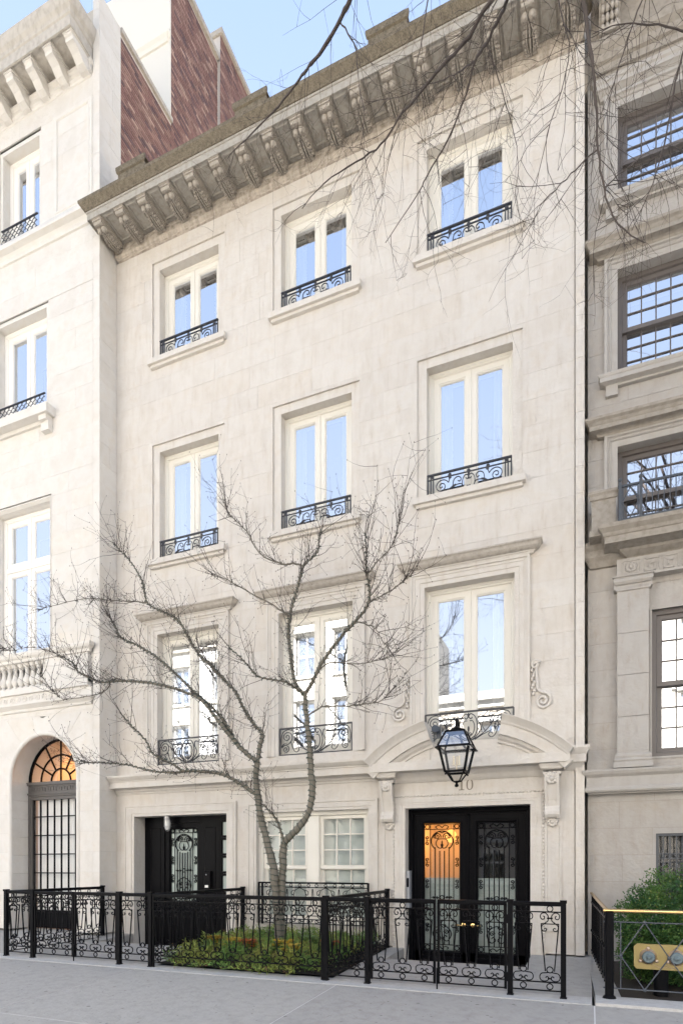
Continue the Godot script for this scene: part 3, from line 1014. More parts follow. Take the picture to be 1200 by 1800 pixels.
func build_pediment(hs: Node3D) -> void:
	var pe = part("broken_pediment", hs)
	var cx = -1.79
	var base = MB.new()
	base.moulding([W(0.0, 2.80), W(0.02, 2.805), W(0.05, 2.84), W(0.07, 2.88), W(0.09, 2.90), W(0.13, 2.955), W(0.30, 2.962), W(0.30, 3.105), W(0.0, 3.115)], cx - 1.23, cx + 1.23, 0.0)
	put("pediment_base", base, M.trim, pe)
	# segmental arc through (+-1.6, 3.12) with its crown at about 3.78
	var R = 2.27
	var cy = 3.80 - R
	var a_end = acos(1.59 / R)
	var a_in = acos(0.60 / R)
	for s in [0, 1]:
		var a0 = a_end if s == 0 else PI - a_end
		var a1 = a_in if s == 0 else PI - a_in
		var top = MB.new()
		arc_moulding(top, cx, cy, [W(R - 0.135, 0.0), W(R - 0.135, 0.30), W(R - 0.12, 0.31), W(R - 0.105, 0.315), W(R - 0.07, 0.34), W(R - 0.03, 0.375), W(R - 0.015, 0.39), W(R, 0.39), W(R, 0.0)], a0, a1)
		put("raking_cornice", top, M.trim, pe)
		var mid = MB.new()
		arc_moulding(mid, cx, cy, [W(R - 0.29, 0.0), W(R - 0.29, 0.27), W(R - 0.136, 0.285), W(R - 0.136, 0.0)], acos(1.56 / (R - 0.15)) if s == 0 else PI - acos(1.56 / (R - 0.15)), a1)
		put("raking_band", mid, M.trim, pe)
		var low = MB.new()
		var ae = acos(1.30 / (R - 0.3))
		arc_moulding(low, cx, cy, [W(R - 0.40, 0.0), W(R - 0.40, 0.15), W(R - 0.37, 0.16), W(R - 0.34, 0.20), W(R - 0.30, 0.225), W(R - 0.291, 0.225), W(R - 0.291, 0.0)], ae if s == 0 else PI - ae, a1)
		put("raking_bed", low, M.trim, pe)
		var ty = PackedVector2Array()
		var sg = 1.0 if s == 0 else -1.0
		ty.append(W(cx + sg * 1.5, 3.11))
		for i in 9:
			var xx = lerpf(1.5, 0.56, i / 8.0)
			ty.append(W(cx + sg * xx, maxf(3.12, cy + sqrt(pow(R - 0.36, 2) - xx * xx))))
		ty.append(W(cx + sg * 0.56, 3.11))
		var tm = MB.new()
		tm.extrude(ty, 0.0, 0.12)
		put("tympanum", tm, M.trim, pe)
	var mid_block = MB.new()
	mid_block.box(cx - 0.62, cx + 0.62, 3.11, 3.405, -0.02, 0.10)
	put("tympanum_centre", mid_block, M.trim, pe)
	# consoles
	for x in [-3.06, -0.51]:
		var c = part("console", hs)
		var cap = MB.new()
		cap.moulding([W(0.0, 2.80), W(0.0, 2.87), W(0.03, 2.885), W(0.035, 2.91), W(0.06, 2.955), W(0.0, 2.958)], x - 0.125, x + 0.125, 0.2)
		cap.box(x - 0.125, x + 0.125, 2.80, 2.957, 0.0, 0.2)
		put("console_cap", cap, M.trim, c)
		var sc = MB.new()
		var poly = PackedVector2Array()
		for p in [W(0.0, 2.80), W(0.2, 2.80), W(0.2, 2.74), W(0.185, 2.64), W(0.15, 2.52), W(0.115, 2.42), W(0.10, 2.34), W(0.115, 2.29), W(0.14, 2.255), W(0.145, 2.215), W(0.12, 2.175), W(0.085, 2.165), W(0.0, 2.17)]:
			poly.append(p)
		sc.T = Transform3D(Basis(V(0, 0, 1), V(0, 1, 0), V(-1, 0, 0)), V(x, 0, 0))
		sc.extrude(poly, -0.095, 0.095)
		# raised edge ribs leave a sunk face between them
		for sg in [-1.0, 1.0]:
			var rib = PackedVector2Array()
			for p in [W(0.15, 2.79), W(0.222, 2.79), W(0.22, 2.74), W(0.205, 2.64), W(0.17, 2.52), W(0.135, 2.42), W(0.118, 2.335), W(0.135, 2.28), W(0.16, 2.25), W(0.165, 2.21), W(0.13, 2.16), W(0.05, 2.17)]:
				rib.append(p)
			sc.extrude(rib, sg * 0.085 - 0.018, sg * 0.085 + 0.018, true)
		put("scroll", sc, M.trim, c)
		var lf = MB.new()
		var g = RandomNumberGenerator.new()
		g.seed = 5
		leaf_lump(lf, V(x, 2.735, 0.205), 0.11, g, 9)
		leaf_lump(lf, V(x - 0.05, 2.785, 0.205), 0.07, g, 6)
		leaf_lump(lf, V(x + 0.05, 2.785, 0.205), 0.07, g, 6)
		leaf_lump(lf, V(x, 2.105, 0.04), 0.09, g, 8)
		leaf_lump(lf, V(x - 0.045, 2.13, 0.035), 0.06, g, 6)
		leaf_lump(lf, V(x + 0.045, 2.13, 0.035), 0.06, g, 6)
		put("carved_leaf", lf, M.trim, c)
		var pa = MB.new()
		pa.frame([W(0.03, 0.0), W(0.03, 0.022), W(0.0, 0.022), W(-0.006, 0.006), W(-0.05, 0.004)], x - 0.08, x + 0.1, 0.5, 2.06, "ltrb")
		put("pilaster_panel", pa, M.trim, c)
	# carved scrolls that flank the window above
	for s in [-1.0, 1.0]:
		var sc = MB.new()
		sc.T = Transform3D(Basis(), V(-1.765 + s * 0.95, 0, 0.01))
		var flip = 1.0 if s > 0 else -1.0
		var a = spiral(0.17, 3.93, 0.135, 0.02, PI * 0.55, -1.9, 34)
		var b = curve([W(0.155, 4.065), W(0.10, 4.12), W(0.085, 4.25), W(0.075, 4.42), W(0.10, 4.50)], 6)
		var c2 = spiral(0.06, 4.49, 0.07, 0.015, PI * 0.1, 1.5, 24)
		for q in [a, b, c2]:
			var pts = PackedVector3Array()
			for p in q:
				pts.append(V(p.x * flip, p.y, 0.012))
			sc.tube(pts, 0.024, 6)
		for k in 9:
			sc.blob(V(flip * (0.03 + 0.02 * sin(k * 2.1)), 4.05 + k * 0.045, 0.012), V(0.028, 0.03, 0.02), 6, 4)
		put("carved_scroll", sc, M.trim, hs)

func build_ground_openings(hs: Node3D) -> void:
	# --- service door at the far end
	var d = part("side_entrance", hs)
	var a = MB.new()
	a.frame([W(0.217, 0.0), W(0.217, 0.04), W(0.19, 0.04), W(0.185, 0.025), W(0.16, 0.025), W(0.155, 0.035), W(0.06, 0.028), W(0.055, 0.012), W(0.0, 0.012), W(0.0, -0.62)], -8.344, -6.206, -0.29, 2.424, "ltr")
	put("architrave", a, M.trim, d)
	var f = MB.new()
	for r in [[-8.344, -7.86, -0.29, 2.424], [-7.86, -6.99, 2.3, 2.424], [-6.99, -6.56, -0.29, 2.424], [-6.56, -6.206, 2.33, 2.424], [-6.56, -6.206, -0.29, 0.95], [-6.26, -6.206, 0.95, 2.33]]:
		f.box(r[0], r[1], r[2], r[3], -0.42, -0.31)
	f.bevel(-8.2, -7.95, 0.4, 2.2, -0.31, -0.295, 0.01)
	f.bevel(-6.9, -6.65, 0.3, 2.2, -0.31, -0.295, 0.01)
	put("door_frame", f, M.black_paint, d)
	for k in 4:
		var p = MB.new()
		var y0 = 0.96 + k * 0.345
		p.frame([W(0.0, -0.36), W(0.0, -0.315), W(-0.035, -0.315), W(-0.045, -0.35)], -6.56, -6.26, y0, y0 + 0.34, "ltrb")
		put("sidelight_frame", p, M.black_paint, d)
		var q = MB.new()
		q.quad(V(-6.53, y0 + 0.03, -0.35), V(-6.29, y0 + 0.03, -0.35), V(-6.29, y0 + 0.31, -0.35), V(-6.53, y0 + 0.31, -0.35), V(0, 0, 1))
		put("sidelight_pane", q, M.frosted, d)
	var lf = MB.new()
	lf.frame([W(0.0, -0.42), W(0.0, -0.335), W(-0.09, -0.335), W(-0.10, -0.36), W(-0.12, -0.38)], -7.855, -6.995, -0.27, 2.295, "ltrb")
	lf.box(-7.75, -7.1, -0.2, 0.75, -0.40, -0.345)
	lf.bevel(-7.68, -7.17, -0.1, 0.62, -0.36, -0.33, 0.015)
	put("door_leaf", lf, M.black_paint, d)
	var gp = MB.new()
	gp.quad(V(-7.75, 0.75, -0.385), V(-7.1, 0.75, -0.385), V(-7.1, 2.2, -0.385), V(-7.75, 2.2, -0.385), V(0, 0, 1))
	put("door_pane", gp, M.frosted, d)
	var gr = MB.new()
	var hx = 0.325
	gr.T = Transform3D(Basis(), V(-7.425, 0, -0.355))
	grille(gr, hx, 0.76, 2.19, 7)
	put("door_grille", gr, M.iron, d)
	var st = MB.new()
	st.box(-8.344, -6.206, -0.3, -0.27, -0.6, -0.2)
	put("threshold", st, M.granite, d)

	# --- paired sash window behind the planting bed
	var w = part("ground_window", hs)
	var wa = MB.new()
	wa.frame([W(0.17, 0.0), W(0.17, 0.035), W(0.14, 0.035), W(0.135, 0.02), W(0.05, 0.02), W(0.045, 0.008), W(0.0, 0.008), W(0.0, -0.32)], -5.58, -3.43, 0.42, 2.41, "ltr")
	put("architrave", wa, M.trim, w)
	var dado = MB.new()
	dado.box(-5.77, -3.27, 0.02, 0.42, -0.3, 0.008)
	put("dado", dado, M.trim, w)
	var fr = MB.new()
	fr.frame([W(0.0, -0.3), W(0.0, -0.1), W(-0.07, -0.1), W(-0.08, -0.13), W(-0.08, -0.2)], -5.58, -3.43, 0.42, 2.41, "ltrb")
	fr.bevel(-4.62, -4.38, 0.42, 2.33, -0.2, -0.095, 0.015)
	put("casing", fr, M.cream, w)
	for xx in [[-5.5, -4.62], [-4.38, -3.51]]:
		for yy in [[1.4, 2.33, -0.15], [0.5, 1.44, -0.19]]:
			var s = MB.new()
			s.frame([W(0.0, yy[2] - 0.05), W(0.0, yy[2]), W(-0.055, yy[2]), W(-0.065, yy[2] - 0.03)], xx[0], xx[1], yy[0], yy[1], "ltrb")
			var gx: float = (xx[1] - xx[0] - 0.11) / 3.0
			var gy: float = (yy[1] - yy[0] - 0.11) / 3.0
			for k in [1, 2]:
				s.bevel(xx[0] + 0.055 + gx * k - 0.012, xx[0] + 0.055 + gx * k + 0.012, yy[0] + 0.05, yy[1] - 0.05, yy[2] - 0.04, yy[2] - 0.004, 0.006)
				s.bevel(xx[0] + 0.05, xx[1] - 0.05, yy[0] + 0.055 + gy * k - 0.012, yy[0] + 0.055 + gy * k + 0.012, yy[2] - 0.04, yy[2] - 0.006, 0.006)
			put("sash", s, M.cream, w)
			for i in 3:
				for j in 3:
					var p = MB.new()
					var px: float = xx[0] + 0.055 + gx * i
					var py: float = yy[0] + 0.055 + gy * j
					p.quad(V(px + 0.01, py + 0.01, yy[2] - 0.025), V(px + gx - 0.01, py + 0.01, yy[2] - 0.025), V(px + gx - 0.01, py + gy - 0.01, yy[2] - 0.025), V(px + 0.01, py + gy - 0.01, yy[2] - 0.025), V(0, 0, 1))
					put("pane", p, M.pane, w)
	var bl = MB.new()
	bl.quad(V(-5.5, 0.45, -0.29), V(-3.5, 0.45, -0.29), V(-3.5, 2.35, -0.29), V(-5.5, 2.35, -0.29), V(0, 0, 1))
	put("blind", bl, M.blind, w)

	# --- the main double door
	var e = part("main_entrance", hs)
	var da = MB.new()
	da.frame([W(0.215, 0.0), W(0.215, 0.012), W(0.165, 0.012), W(0.16, 0.02), W(0.09, 0.02), W(0.085, 0.012), W(0.055, 0.012), W(0.05, 0.005), W(0.0, 0.005), W(0.0, -0.62)], -2.793, -0.827, -0.29, 2.392, "ltr")
	put("architrave", da, M.trim, e)
	var bd = MB.new()
	for k in 43:
		var x = -2.97 + k * 0.0552
		bd.blob(V(x, 2.582, 0.014), V(0.02, 0.018, 0.02), 6, 4)
	for s in [-2.983, -0.637]:
		for k in 46:
			bd.blob(V(s, 0.05 + k * 0.0552, 0.014), V(0.018, 0.02, 0.02), 6, 4)
	put("guilloche_band", bd, M.trim, e)
	var fl = MB.new()
	fl.box(-3.0, -0.62, 2.605, 2.665, -0.02, 0.003)
	put("lintel", fl, M.trim, e)
	var cs = MB.new()
	cs.frame([W(0.0, -0.4), W(0.0, -0.2), W(-0.03, -0.2), W(-0.04, -0.215), W(-0.07, -0.215), W(-0.08, -0.25), W(-0.10, -0.25), W(-0.10, -0.4)], -2.793, -0.827, -0.29, 2.392, "ltr")
	put("door_casing", cs, M.black_paint, e)
	var xm = -1.81
	for s in [[-2.69, xm - 0.002], [xm + 0.002, -0.93]]:
		var l = MB.new()
		l.frame([W(0.0, -0.38), W(0.0, -0.265), W(-0.10, -0.265), W(-0.108, -0.25), W(-0.125, -0.25), W(-0.14, -0.29), W(-0.14, -0.34)], s[0], s[1], -0.27, 2.29, "ltr")
		l.box(s[0], s[1], -0.27, 0.04, -0.37, -0.265)
		l.bevel(s[0] + 0.1, s[1] - 0.1, 0.0, 0.04, -0.3, -0.245, 0.01)
		l.bevel(s[0] + 0.12, s[1] - 0.12, -0.20, -0.04, -0.3, -0.25, 0.012)
		put("door_leaf", l, M.black_paint, e)
		var gx: float = (s[0] + s[1]) / 2.0
		var p = MB.new()
		p.quad(V(s[0] + 0.13, 0.03, -0.335), V(s[1] - 0.13, 0.03, -0.335), V(s[1] - 0.13, 2.16, -0.335), V(s[0] + 0.13, 2.16, -0.335), V(0, 0, 1))
		put("door_pane", p, M.door_glass, e)
		var g2 = MB.new()
		g2.T = Transform3D(Basis(), V(gx, 0, -0.3))
		grille(g2, (s[1] - s[0]) / 2.0 - 0.145, 0.05, 2.14, 5)
		put("door_grille", g2, M.iron, e)
	var ast = MB.new()
	ast.bevel(xm - 0.03, xm + 0.03, -0.27, 2.29, -0.3, -0.24, 0.02)
	put("meeting_stile", ast, M.black_paint, e)
	for s in [-1.0, 1.0]:
		var hd = MB.new()
		hd.lathe([W(0.0, -0.03), W(0.035, -0.025), W(0.04, 0.0), W(0.035, 0.02), W(0.0, 0.03)], 10, V(0, 0, 0))
		hd.T = Transform3D(Basis(), V(0, 0, 0))
		hd.tube(PackedVector3Array([V(0, 0, 0), V(0, 0.05, 0), V(s * 0.02, 0.065, 0), V(s * 0.13, 0.06, 0)]), 0.012, 6)
		var o = put("door_handle", hd, M.polished_brass, e)
		o.transform = Transform3D(Basis(V(1, 0, 0), V(0, 0, 1), V(0, -1, 0)), V(xm + s * 0.075, 0.49, -0.255))
	for y in [0.63, 0.80]:
		var lk = MB.new()
		lk.lathe([W(0.0, 0.02), W(0.02, 0.018), W(0.026, 0.0), W(0.026, -0.02)], 10)
		var o = put("lock", lk, M.polished_brass, e)
		o.transform = Transform3D(Basis(V(1, 0, 0), V(0, 0, 1), V(0, -1, 0)).transposed(), V(xm + 0.07, y, -0.262))
	room_box(e, -2.75, -1.83, -0.3, 2.52, -1.9, -0.6, M.room)
	room_box(e, -1.79, -0.87, -0.3, 2.52, -1.9, -0.6, M.dark_room)
	var pw = MB.new()
	pw.box(-1.828, -1.792, -0.3, 2.52, -1.9, -0.44)  # unseen partition, added to keep the lamp glow to the left leaf
	put("added_partition", pw, M.dark_room, e)
	var bkt = MB.new()
	bkt.box(-2.75, -0.87, -0.3, -0.27, -0.6, -0.15)
	put("threshold", bkt, M.granite, e)
	# frosted sheet behind the lower glass
	var fs = MB.new()
	fs.quad(V(-2.6, 0.0, -0.42), V(-1.0, 0.0, -0.42), V(-1.0, 1.25, -0.42), V(-2.6, 1.25, -0.42), V(0, 0, 1))
	put("frosted_screen", fs, M.frosted, e)

# iron grille of a door: bars, side scrolls, a scrolled roundel on top
func grille(g: MB, hx: float, y0: float, y1: float, n: int) -> void:
	var w = 0.0098
	var xi = hx * 0.66
	g.bar(V(-hx, y1, 0), V(hx, y1, 0), 0.012)
	g.bar(V(-hx, y0, 0), V(hx, y0, 0), 0.012)
	g.bar(V(-hx, y1 - 0.085, 0), V(hx, y1 - 0.085, 0), 0.012)
	g.bar(V(-hx, y0 + 0.1, 0), V(hx, y0 + 0.1, 0), 0.012)
	for s in [-1.0, 1.0]:
		g.bar(V(s * hx, y0, 0), V(s * hx, y1, 0), 0.012)
		g.bar(V(s * xi, y0, 0), V(s * xi, y1, 0), 0.012)
		ring(g, s * (hx + xi) / 2.0, y1 - 0.042, (hx - xi) * 0.36, w, 12)
		ring(g, s * (hx + xi) / 2.0, y0 + 0.05, (hx - xi) * 0.36, w, 12)
		var k = 0
		var y = y1 - 0.27
		while y > y0 + 0.25:
			var xc: float = s * (hx + xi) / 2.0
			var rr: float = (hx - xi) * 0.34
			for q in [1.0, -1.0]:
				g.tube(spiral(xc, y + q * rr * 1.35, rr, 0.008, PI / 2 * -q, 1.25 * q * s, 18), w, 4)
			g.bar(V(xc - rr, y, 0), V(xc + rr, y, 0), 0.01)
			y -= 0.36
			k += 1
	var rc: float = xi * 0.93
	var yc: float = y1 - 0.1 - rc
	var ang0 = deg_to_rad(-50)
	var arc = PackedVector3Array()
	for i in 29:
		var a = lerpf(ang0, PI - ang0, i / 28.0)
		arc.append(V(cos(a) * rc, yc + sin(a) * rc * 0.92, 0))
	g.tube(arc, w * 1.15, 4)
	both(g, spiral(-rc * 0.42, yc + rc * 0.42, rc * 0.34, 0.008, deg_to_rad(-20), 1.6, 24), w)
	both(g, curve([W(0.0, yc + rc * 0.75), W(-rc * 0.35, yc + rc * 0.85), W(-rc * 0.78, yc + rc * 0.4), W(-rc * 0.6, yc + rc * 0.25)], 5), w)
	both(g, curve([W(0.0, yc + rc * 0.2), W(-rc * 0.4, yc + rc * 0.15), W(-rc * 0.55, yc - rc * 0.25), W(-rc * 0.35, yc - rc * 0.6), W(-rc * 0.05, yc - rc * 0.62), W(-rc * 0.1, yc - rc * 0.3)], 5), w)
	g.blob(V(0, yc - rc * 0.25, 0), V(0.012, 0.06, 0.01), 6, 4)
	both(g, curve([W(0.0, y1 - 0.06), W(-xi * 0.25, y1 - 0.02), W(-xi * 0.55, y1 - 0.045), W(-xi * 0.4, y1 - 0.075)], 4), w)
	for i in n - 1:
		var x = lerpf(-xi, xi, (i + 1.0) / n)
		var top: float = yc - sqrt(maxf(0.0, rc * rc - x * x)) * 0.92 if absf(x) < rc * 0.64 else yc - rc * 0.55
		g.bar(V(x, y0 + 0.1, 0), V(x, top, 0), 0.015)
	var yb = lerpf(y0, y1, 0.42)
	g.bar(V(-xi, yb, 0), V(-xi * 0.2, yb, 0), 0.008)
	g.bar(V(xi, yb, 0), V(xi * 0.2, yb, 0), 0.008)
	ring(g, 0, yb, xi * 0.17, w, 12)
	for s in [-1.0, 1.0]:
		for k in [0.42, 0.72]:
			g.tube(spiral(s * xi * k, yb, xi * 0.12, 0.006, 0.0, 1.2 * s, 12), w * 0.9, 4)
	# lower roundel
	var yl = y0 + 0.1 + rc * 0.95
	both(g, curve([W(0.0, yl + rc * 0.9), W(-rc * 0.6, yl + rc * 0.55), W(-rc * 0.85, yl), W(-rc * 0.5, yl - rc * 0.6), W(-rc * 0.1, yl - rc * 0.4), W(-rc * 0.3, yl - rc * 0.1), W(-rc * 0.45, yl - rc * 0.25)], 5), w)
	both(g, spiral(-rc * 0.4, yl + rc * 0.2, rc * 0.26, 0.006, 0.0, 1.4, 16), w)
	both(g, curve([W(0.0, y0 + 0.03), W(-xi * 0.25, y0 + 0.07), W(-xi * 0.55, y0 + 0.05), W(-xi * 0.4, y0 + 0.025)], 4), w)

# scale-pattern guard of the neighbour's windows
func scale_guard(x0: float, x1: float, h: float) -> ArrayMesh:
	var g = MB.new()
	g.box(x0, x1, h - 0.02, h, -0.015, 0.015)
	g.box(x0, x1, 0.0, 0.014, -0.01, 0.01)
	var r = 0.062
	var rows = int(h / r)
	for j in rows:
		var y = 0.01 + j * (h - 0.03) / rows
		var x = x0 + (r if j % 2 == 0 else 0.0)
		while x < x1 + 0.01:
			var p = PackedVector3Array()
			for i in 9:
				var a = PI * i / 8.0
				var q = V(x + cos(a) * r, y + sin(a) * r * 1.05, 0)
				if q.x > x0 - 0.002 and q.x < x1 + 0.002 and q.y < h - 0.01:
					p.append(q)
			if p.size() > 2:
				g.tube(p, 0.007, 4)
			x += r * 2.0
	return g.mesh()

func build_left_building() -> void:
	var b = thing("limestone_house", "taller whiter limestone house with arched doorway, stone balustrade and brick side wall", "house")
	var zf = 0.43
	var F = Transform3D(Basis(), V(0, 0, zf))
	var cx = -10.93
	# bays: openings (x0, x1, y0, y1)
	var w1 = [-11.47, -10.43, 14.48, 16.44]
	var w2 = [-11.63, -10.23, 10.80, 12.84]
	var w3 = [-11.71, -10.10, 5.2, 8.93]
	var holes = [rect(w1[0] - 0.07, w1[1] + 0.07, w1[2] - 0.3, w1[3] + 0.12), rect(w2[0] - 0.07, w2[1] + 0.07, w2[2] - 0.12, w2[3] + 0.1), rect(w3[0] - 0.02, w3[1] + 0.02, 5.0, w3[3] + 0.06), rect(-11.548, -9.064, 3.22, 4.498), rect(-11.21, -9.4, 0.0, 3.25), rect(-16.2, -8.95, 4.62, 5.08), rect(-16.2, -8.95, 14.05, 14.45)]
	var wins = [w1, w2, w3]
	for w in [w1, w2, w3]:
		wins.append([w[0] - 2.75, w[1] - 2.75, w[2], w[3]])
		holes.append(rect(w[0] - 2.82, w[1] - 2.68, w[2] - (0.2 if w == w3 else 0.3 if w == w1 else 0.12), w[3] + (0.06 if w == w3 else 0.12 if w == w1 else 0.1)))
	ashlar("front_wall", b, rect(-16.0, -8.985, 0.13, 17.2), 0.4, 1.3, holes, F, M.left_stone, M.left_mortar, 71, 0.003)
	# corner pier and the stone part of the side wall
	ashlar("corner_pier", b, rect(-8.965, -8.8, 0.13, 18.5), 0.4, 0.5, [], Transform3D(Basis(), V(0, 0, zf + 0.02)), M.left_stone, M.left_mortar, 72, 0.003)
	var S = Transform3D(Basis(V(0, 0, -1), V(0, 1, 0), V(1, 0, 0)), V(-8.8, 0, 0))
	ashlar("side_wall", b, rect(-zf - 0.02, 0.13, 0.13, 18.45), 0.4, 0.62, [], S, M.left_stone, M.left_mortar, 73, 0.005)
	var body = MB.new()
	body.box(-16.0, -8.83, -0.3, 17.0, -12.0, -2.8)
	body.box(-16.0, -8.83, 16.9, 17.0, -2.8, -0.75)
	body.box(-8.87, -8.83, -0.3, 16.9, -2.8, -0.75)
	body.box(-16.0, -15.96, -0.3, 16.9, -2.8, -0.75)
	body.box(-16.0, -8.83, 17.0, 18.45, -0.5, 0.1)
	body.box(-16.0, -9.06, 17.0, 18.45, 0.1, 0.3)
	for a in minus(rect(-16.0, -8.83, 0.0, 17.0), [rect(w1[0], w1[1], w1[2] - 0.1, w1[3]), rect(w2[0], w2[1], w2[2] - 0.05, w2[3]), rect(w3[0], w3[1], w3[2], w3[3]), rect(-11.21, -9.4, 0.0, 4.12), rect(w1[0] - 2.75, w1[1] - 2.75, w1[2] - 0.1, w1[3]), rect(w2[0] - 2.75, w2[1] - 2.75, w2[2] - 0.05, w2[3]), rect(w3[0] - 2.75, w3[1] - 2.75, w3[2], w3[3])]):
		var q: Rect2 = a
		body.box(q.position.x, q.end.x, q.position.y, q.end.y, -0.75, 0.02)
	put("house_body", body, M.wall_render, b)
	# windows
	for w in wins:
		var p = part("window", b)
		var big: bool = w[3] < 9.0
		var a = MB.new()
		if big:
			a.frame([W(0.02, zf), W(0.02, zf + 0.015), W(-0.0, zf + 0.01), W(-0.04, zf - 0.05), W(-0.05, zf - 0.12), W(-0.06, zf - 0.14), W(-0.06, zf - 0.5)], w[0], w[1], 5.0, w[3], "ltr")
		else:
			a.frame([W(0.08, zf - 0.028), W(0.0, zf - 0.028), W(0.0, zf - 0.45)], w[0], w[1], w[2] - 0.3, w[3], "ltr")
		put("reveal", a, M.left_trim, p)
		var in_ = 0.06 if big else 0.0
		casement(p, w[0] + in_, w[1] - in_, w[2] - (0.0 if big else 0.1), w[3] - in_, zf - 0.2, 7.77 if big else 0.0, M.white)
		room_box(p, w[0] - 0.2, w[1] + 0.2, w[2] - 0.3, w[3] + 0.1, -1.7, -0.2, M.dark_room)
		if not big:
			var g = place("guard", scale_guard(w[0] + 0.005, w[1] - 0.005, 0.34 if w[3] < 13.0 else 0.4), M.guard_iron, p)
			g.position = V(0, w[2] - 0.06, zf + 0.01)
	var sl = MB.new()
	sl.box(w2[0] - 0.26, w2[1] + 0.26, 10.5, 10.68, zf - 0.02, zf + 0.22)
	sl.box(w2[0] - 0.1, w2[1] + 0.1, 10.42, 10.5, zf - 0.02, zf + 0.05)
	put("sill", sl, M.left_trim, b)
	for x in [w2[1] + 0.09, w2[0] - 0.09]:
		var br = MB.new()
		br.box(x - 0.1, x + 0.1, 10.40, 10.5, zf - 0.02, zf + 0.17)
		br.box(x - 0.1, x + 0.1, 10.22, 10.40, zf - 0.02, zf + 0.11)
		put("sill_bracket", br, M.left_trim, b)
	# string course below the top window
	var st = MB.new()
	st.moulding([W(0.0, 14.05), W(0.03, 14.06), W(0.035, 14.15), W(0.07, 14.2), W(0.16, 14.23), W(0.16, 14.28), W(0.13, 14.36), W(0.1, 14.42), W(0.0, 14.45)], -16.0, -9.02, zf, false, true)
	put("string_course", st, M.left_trim, b)
	# sunk panel beside the top window
	var pn = MB.new()
	pn.frame([W(0.0, zf + 0.002), W(-0.012, zf + 0.012), W(-0.06, zf + 0.012), W(-0.075, zf + 0.025), W(-0.1, zf + 0.025), W(-0.12, zf + 0.003)], -10.02, -9.0, 14.5, 16.55, "ltrb")
	put("wall_panel", pn, M.left_trim, b)
	# cornice with plain brackets
	var co = part("cornice", b)
	var bd = MB.new()
	bd.moulding([W(0.0, 16.92), W(0.02, 16.93), W(0.03, 16.97), W(0.06, 16.99), W(0.06, 17.08), W(0.09, 17.12), W(0.1, 17.16), W(0.0, 17.17)], -16.0, -9.05, zf, false, true)
	put("bed_moulding", bd, M.left_trim, co)
	var cr = MB.new()
	cr.moulding([W(0.0, 17.26), W(0.53, 17.26), W(0.53, 17.22), W(0.56, 17.22), W(0.56, 17.42), W(0.58, 17.44), W(0.59, 17.5), W(0.63, 17.56), W(0.66, 17.66), W(0.67, 17.74), W(0.0, 17.86)], -16.0, -9.55, zf, false, true)
	put("corona", cr, M.left_corona, co)
	for i in 14:
		var x = -9.12 - i * 0.52
		var m = MB.new()
		var poly = PackedVector2Array()
		for p in [W(0.0, 17.26), W(0.5, 17.26), W(0.5, 17.17), W(0.47, 17.15), W(0.46, 17.1), W(0.40, 17.09), W(0.30, 17.05), W(0.2, 16.97), W(0.1, 16.94), W(0.0, 16.94)]:
			poly.append(p)
		m.T = Transform3D(Basis(V(0, 0, 1), V(0, 1, 0), V(-1, 0, 0)), V(x, 0, zf))
		m.extrude(poly, -0.09, 0.09, true)
		m.T = Transform3D()
		m.box(x - 0.11, x + 0.11, 17.2, 17.262, zf + 0.0, zf + 0.52)
		put("bracket", m, M.left_trim, co)
	# balcony front: coping, balusters, wave band
	var bal = part("balustrade", b)
	var cp = MB.new()
	cp.moulding([W(0.0, 5.62), W(0.06, 5.63), W(0.07, 5.68), W(0.11, 5.71), W(0.13, 5.75), W(0.13, 5.8), W(0.0, 5.83)], -16.0, -9.03, zf + 0.05, false, true)
	cp.box(-16.0, -9.03, 5.62, 5.83, zf - 0.2, zf + 0.05)
	put("coping", cp, M.left_trim, bal)
	var pd = MB.new()
	pd.box(-10.14, -9.03, 5.05, 5.62, zf - 0.05, zf + 0.09)
	put("pedestal", pd, M.left_trim, bal)
	var rl = MB.new()
	rl.box(-16.0, -9.03, 4.98, 5.10, zf - 0.1, zf + 0.1)
	put("bottom_rail", rl, M.left_trim, bal)
	var bm = MB.new()
	bm.lathe([W(0.0, 0.0), W(0.075, 0.0), W(0.075, 0.04), W(0.05, 0.05), W(0.045, 0.07), W(0.06, 0.09), W(0.078, 0.15), W(0.075, 0.2), W(0.05, 0.28), W(0.036, 0.36), W(0.04, 0.4), W(0.055, 0.41), W(0.055, 0.43), W(0.045, 0.44), W(0.07, 0.46), W(0.075, 0.48), W(0.075, 0.52), W(0.0, 0.52)], 14)
	var bme = bm.mesh()
	for i in 12:
		place("baluster", bme, M.left_trim, bal).position = V(-10.24 - i * 0.165, 5.1, zf)
	var wv = MB.new()
	wv.moulding([W(0.0, 4.62), W(0.03, 4.63), W(0.04, 4.68), W(0.1, 4.73), W(0.12, 4.75), W(0.12, 4.78), W(0.05, 4.79), W(0.05, 4.98), W(0.0, 4.985)], -16.0, -9.03, zf, false, true)
	put("wave_band", wv, M.left_trim, bal)
	var wr = MB.new()
	for i in 36:
		var sp = spiral(-9.3 - i * 0.18, 4.875, 0.07, 0.012, deg_to_rad(-150), -1.4, 18)
		for k in sp.size():
			sp[k].z = zf + 0.052
		wr.tube(sp, 0.011, 5)
	put("wave_relief", wr, M.left_trim, bal)
	# arched doorway
	var ar = part("arched_doorway", b)
	var ax = -10.306
	var R = 0.908
	var sy = 3.22
	var n = 7
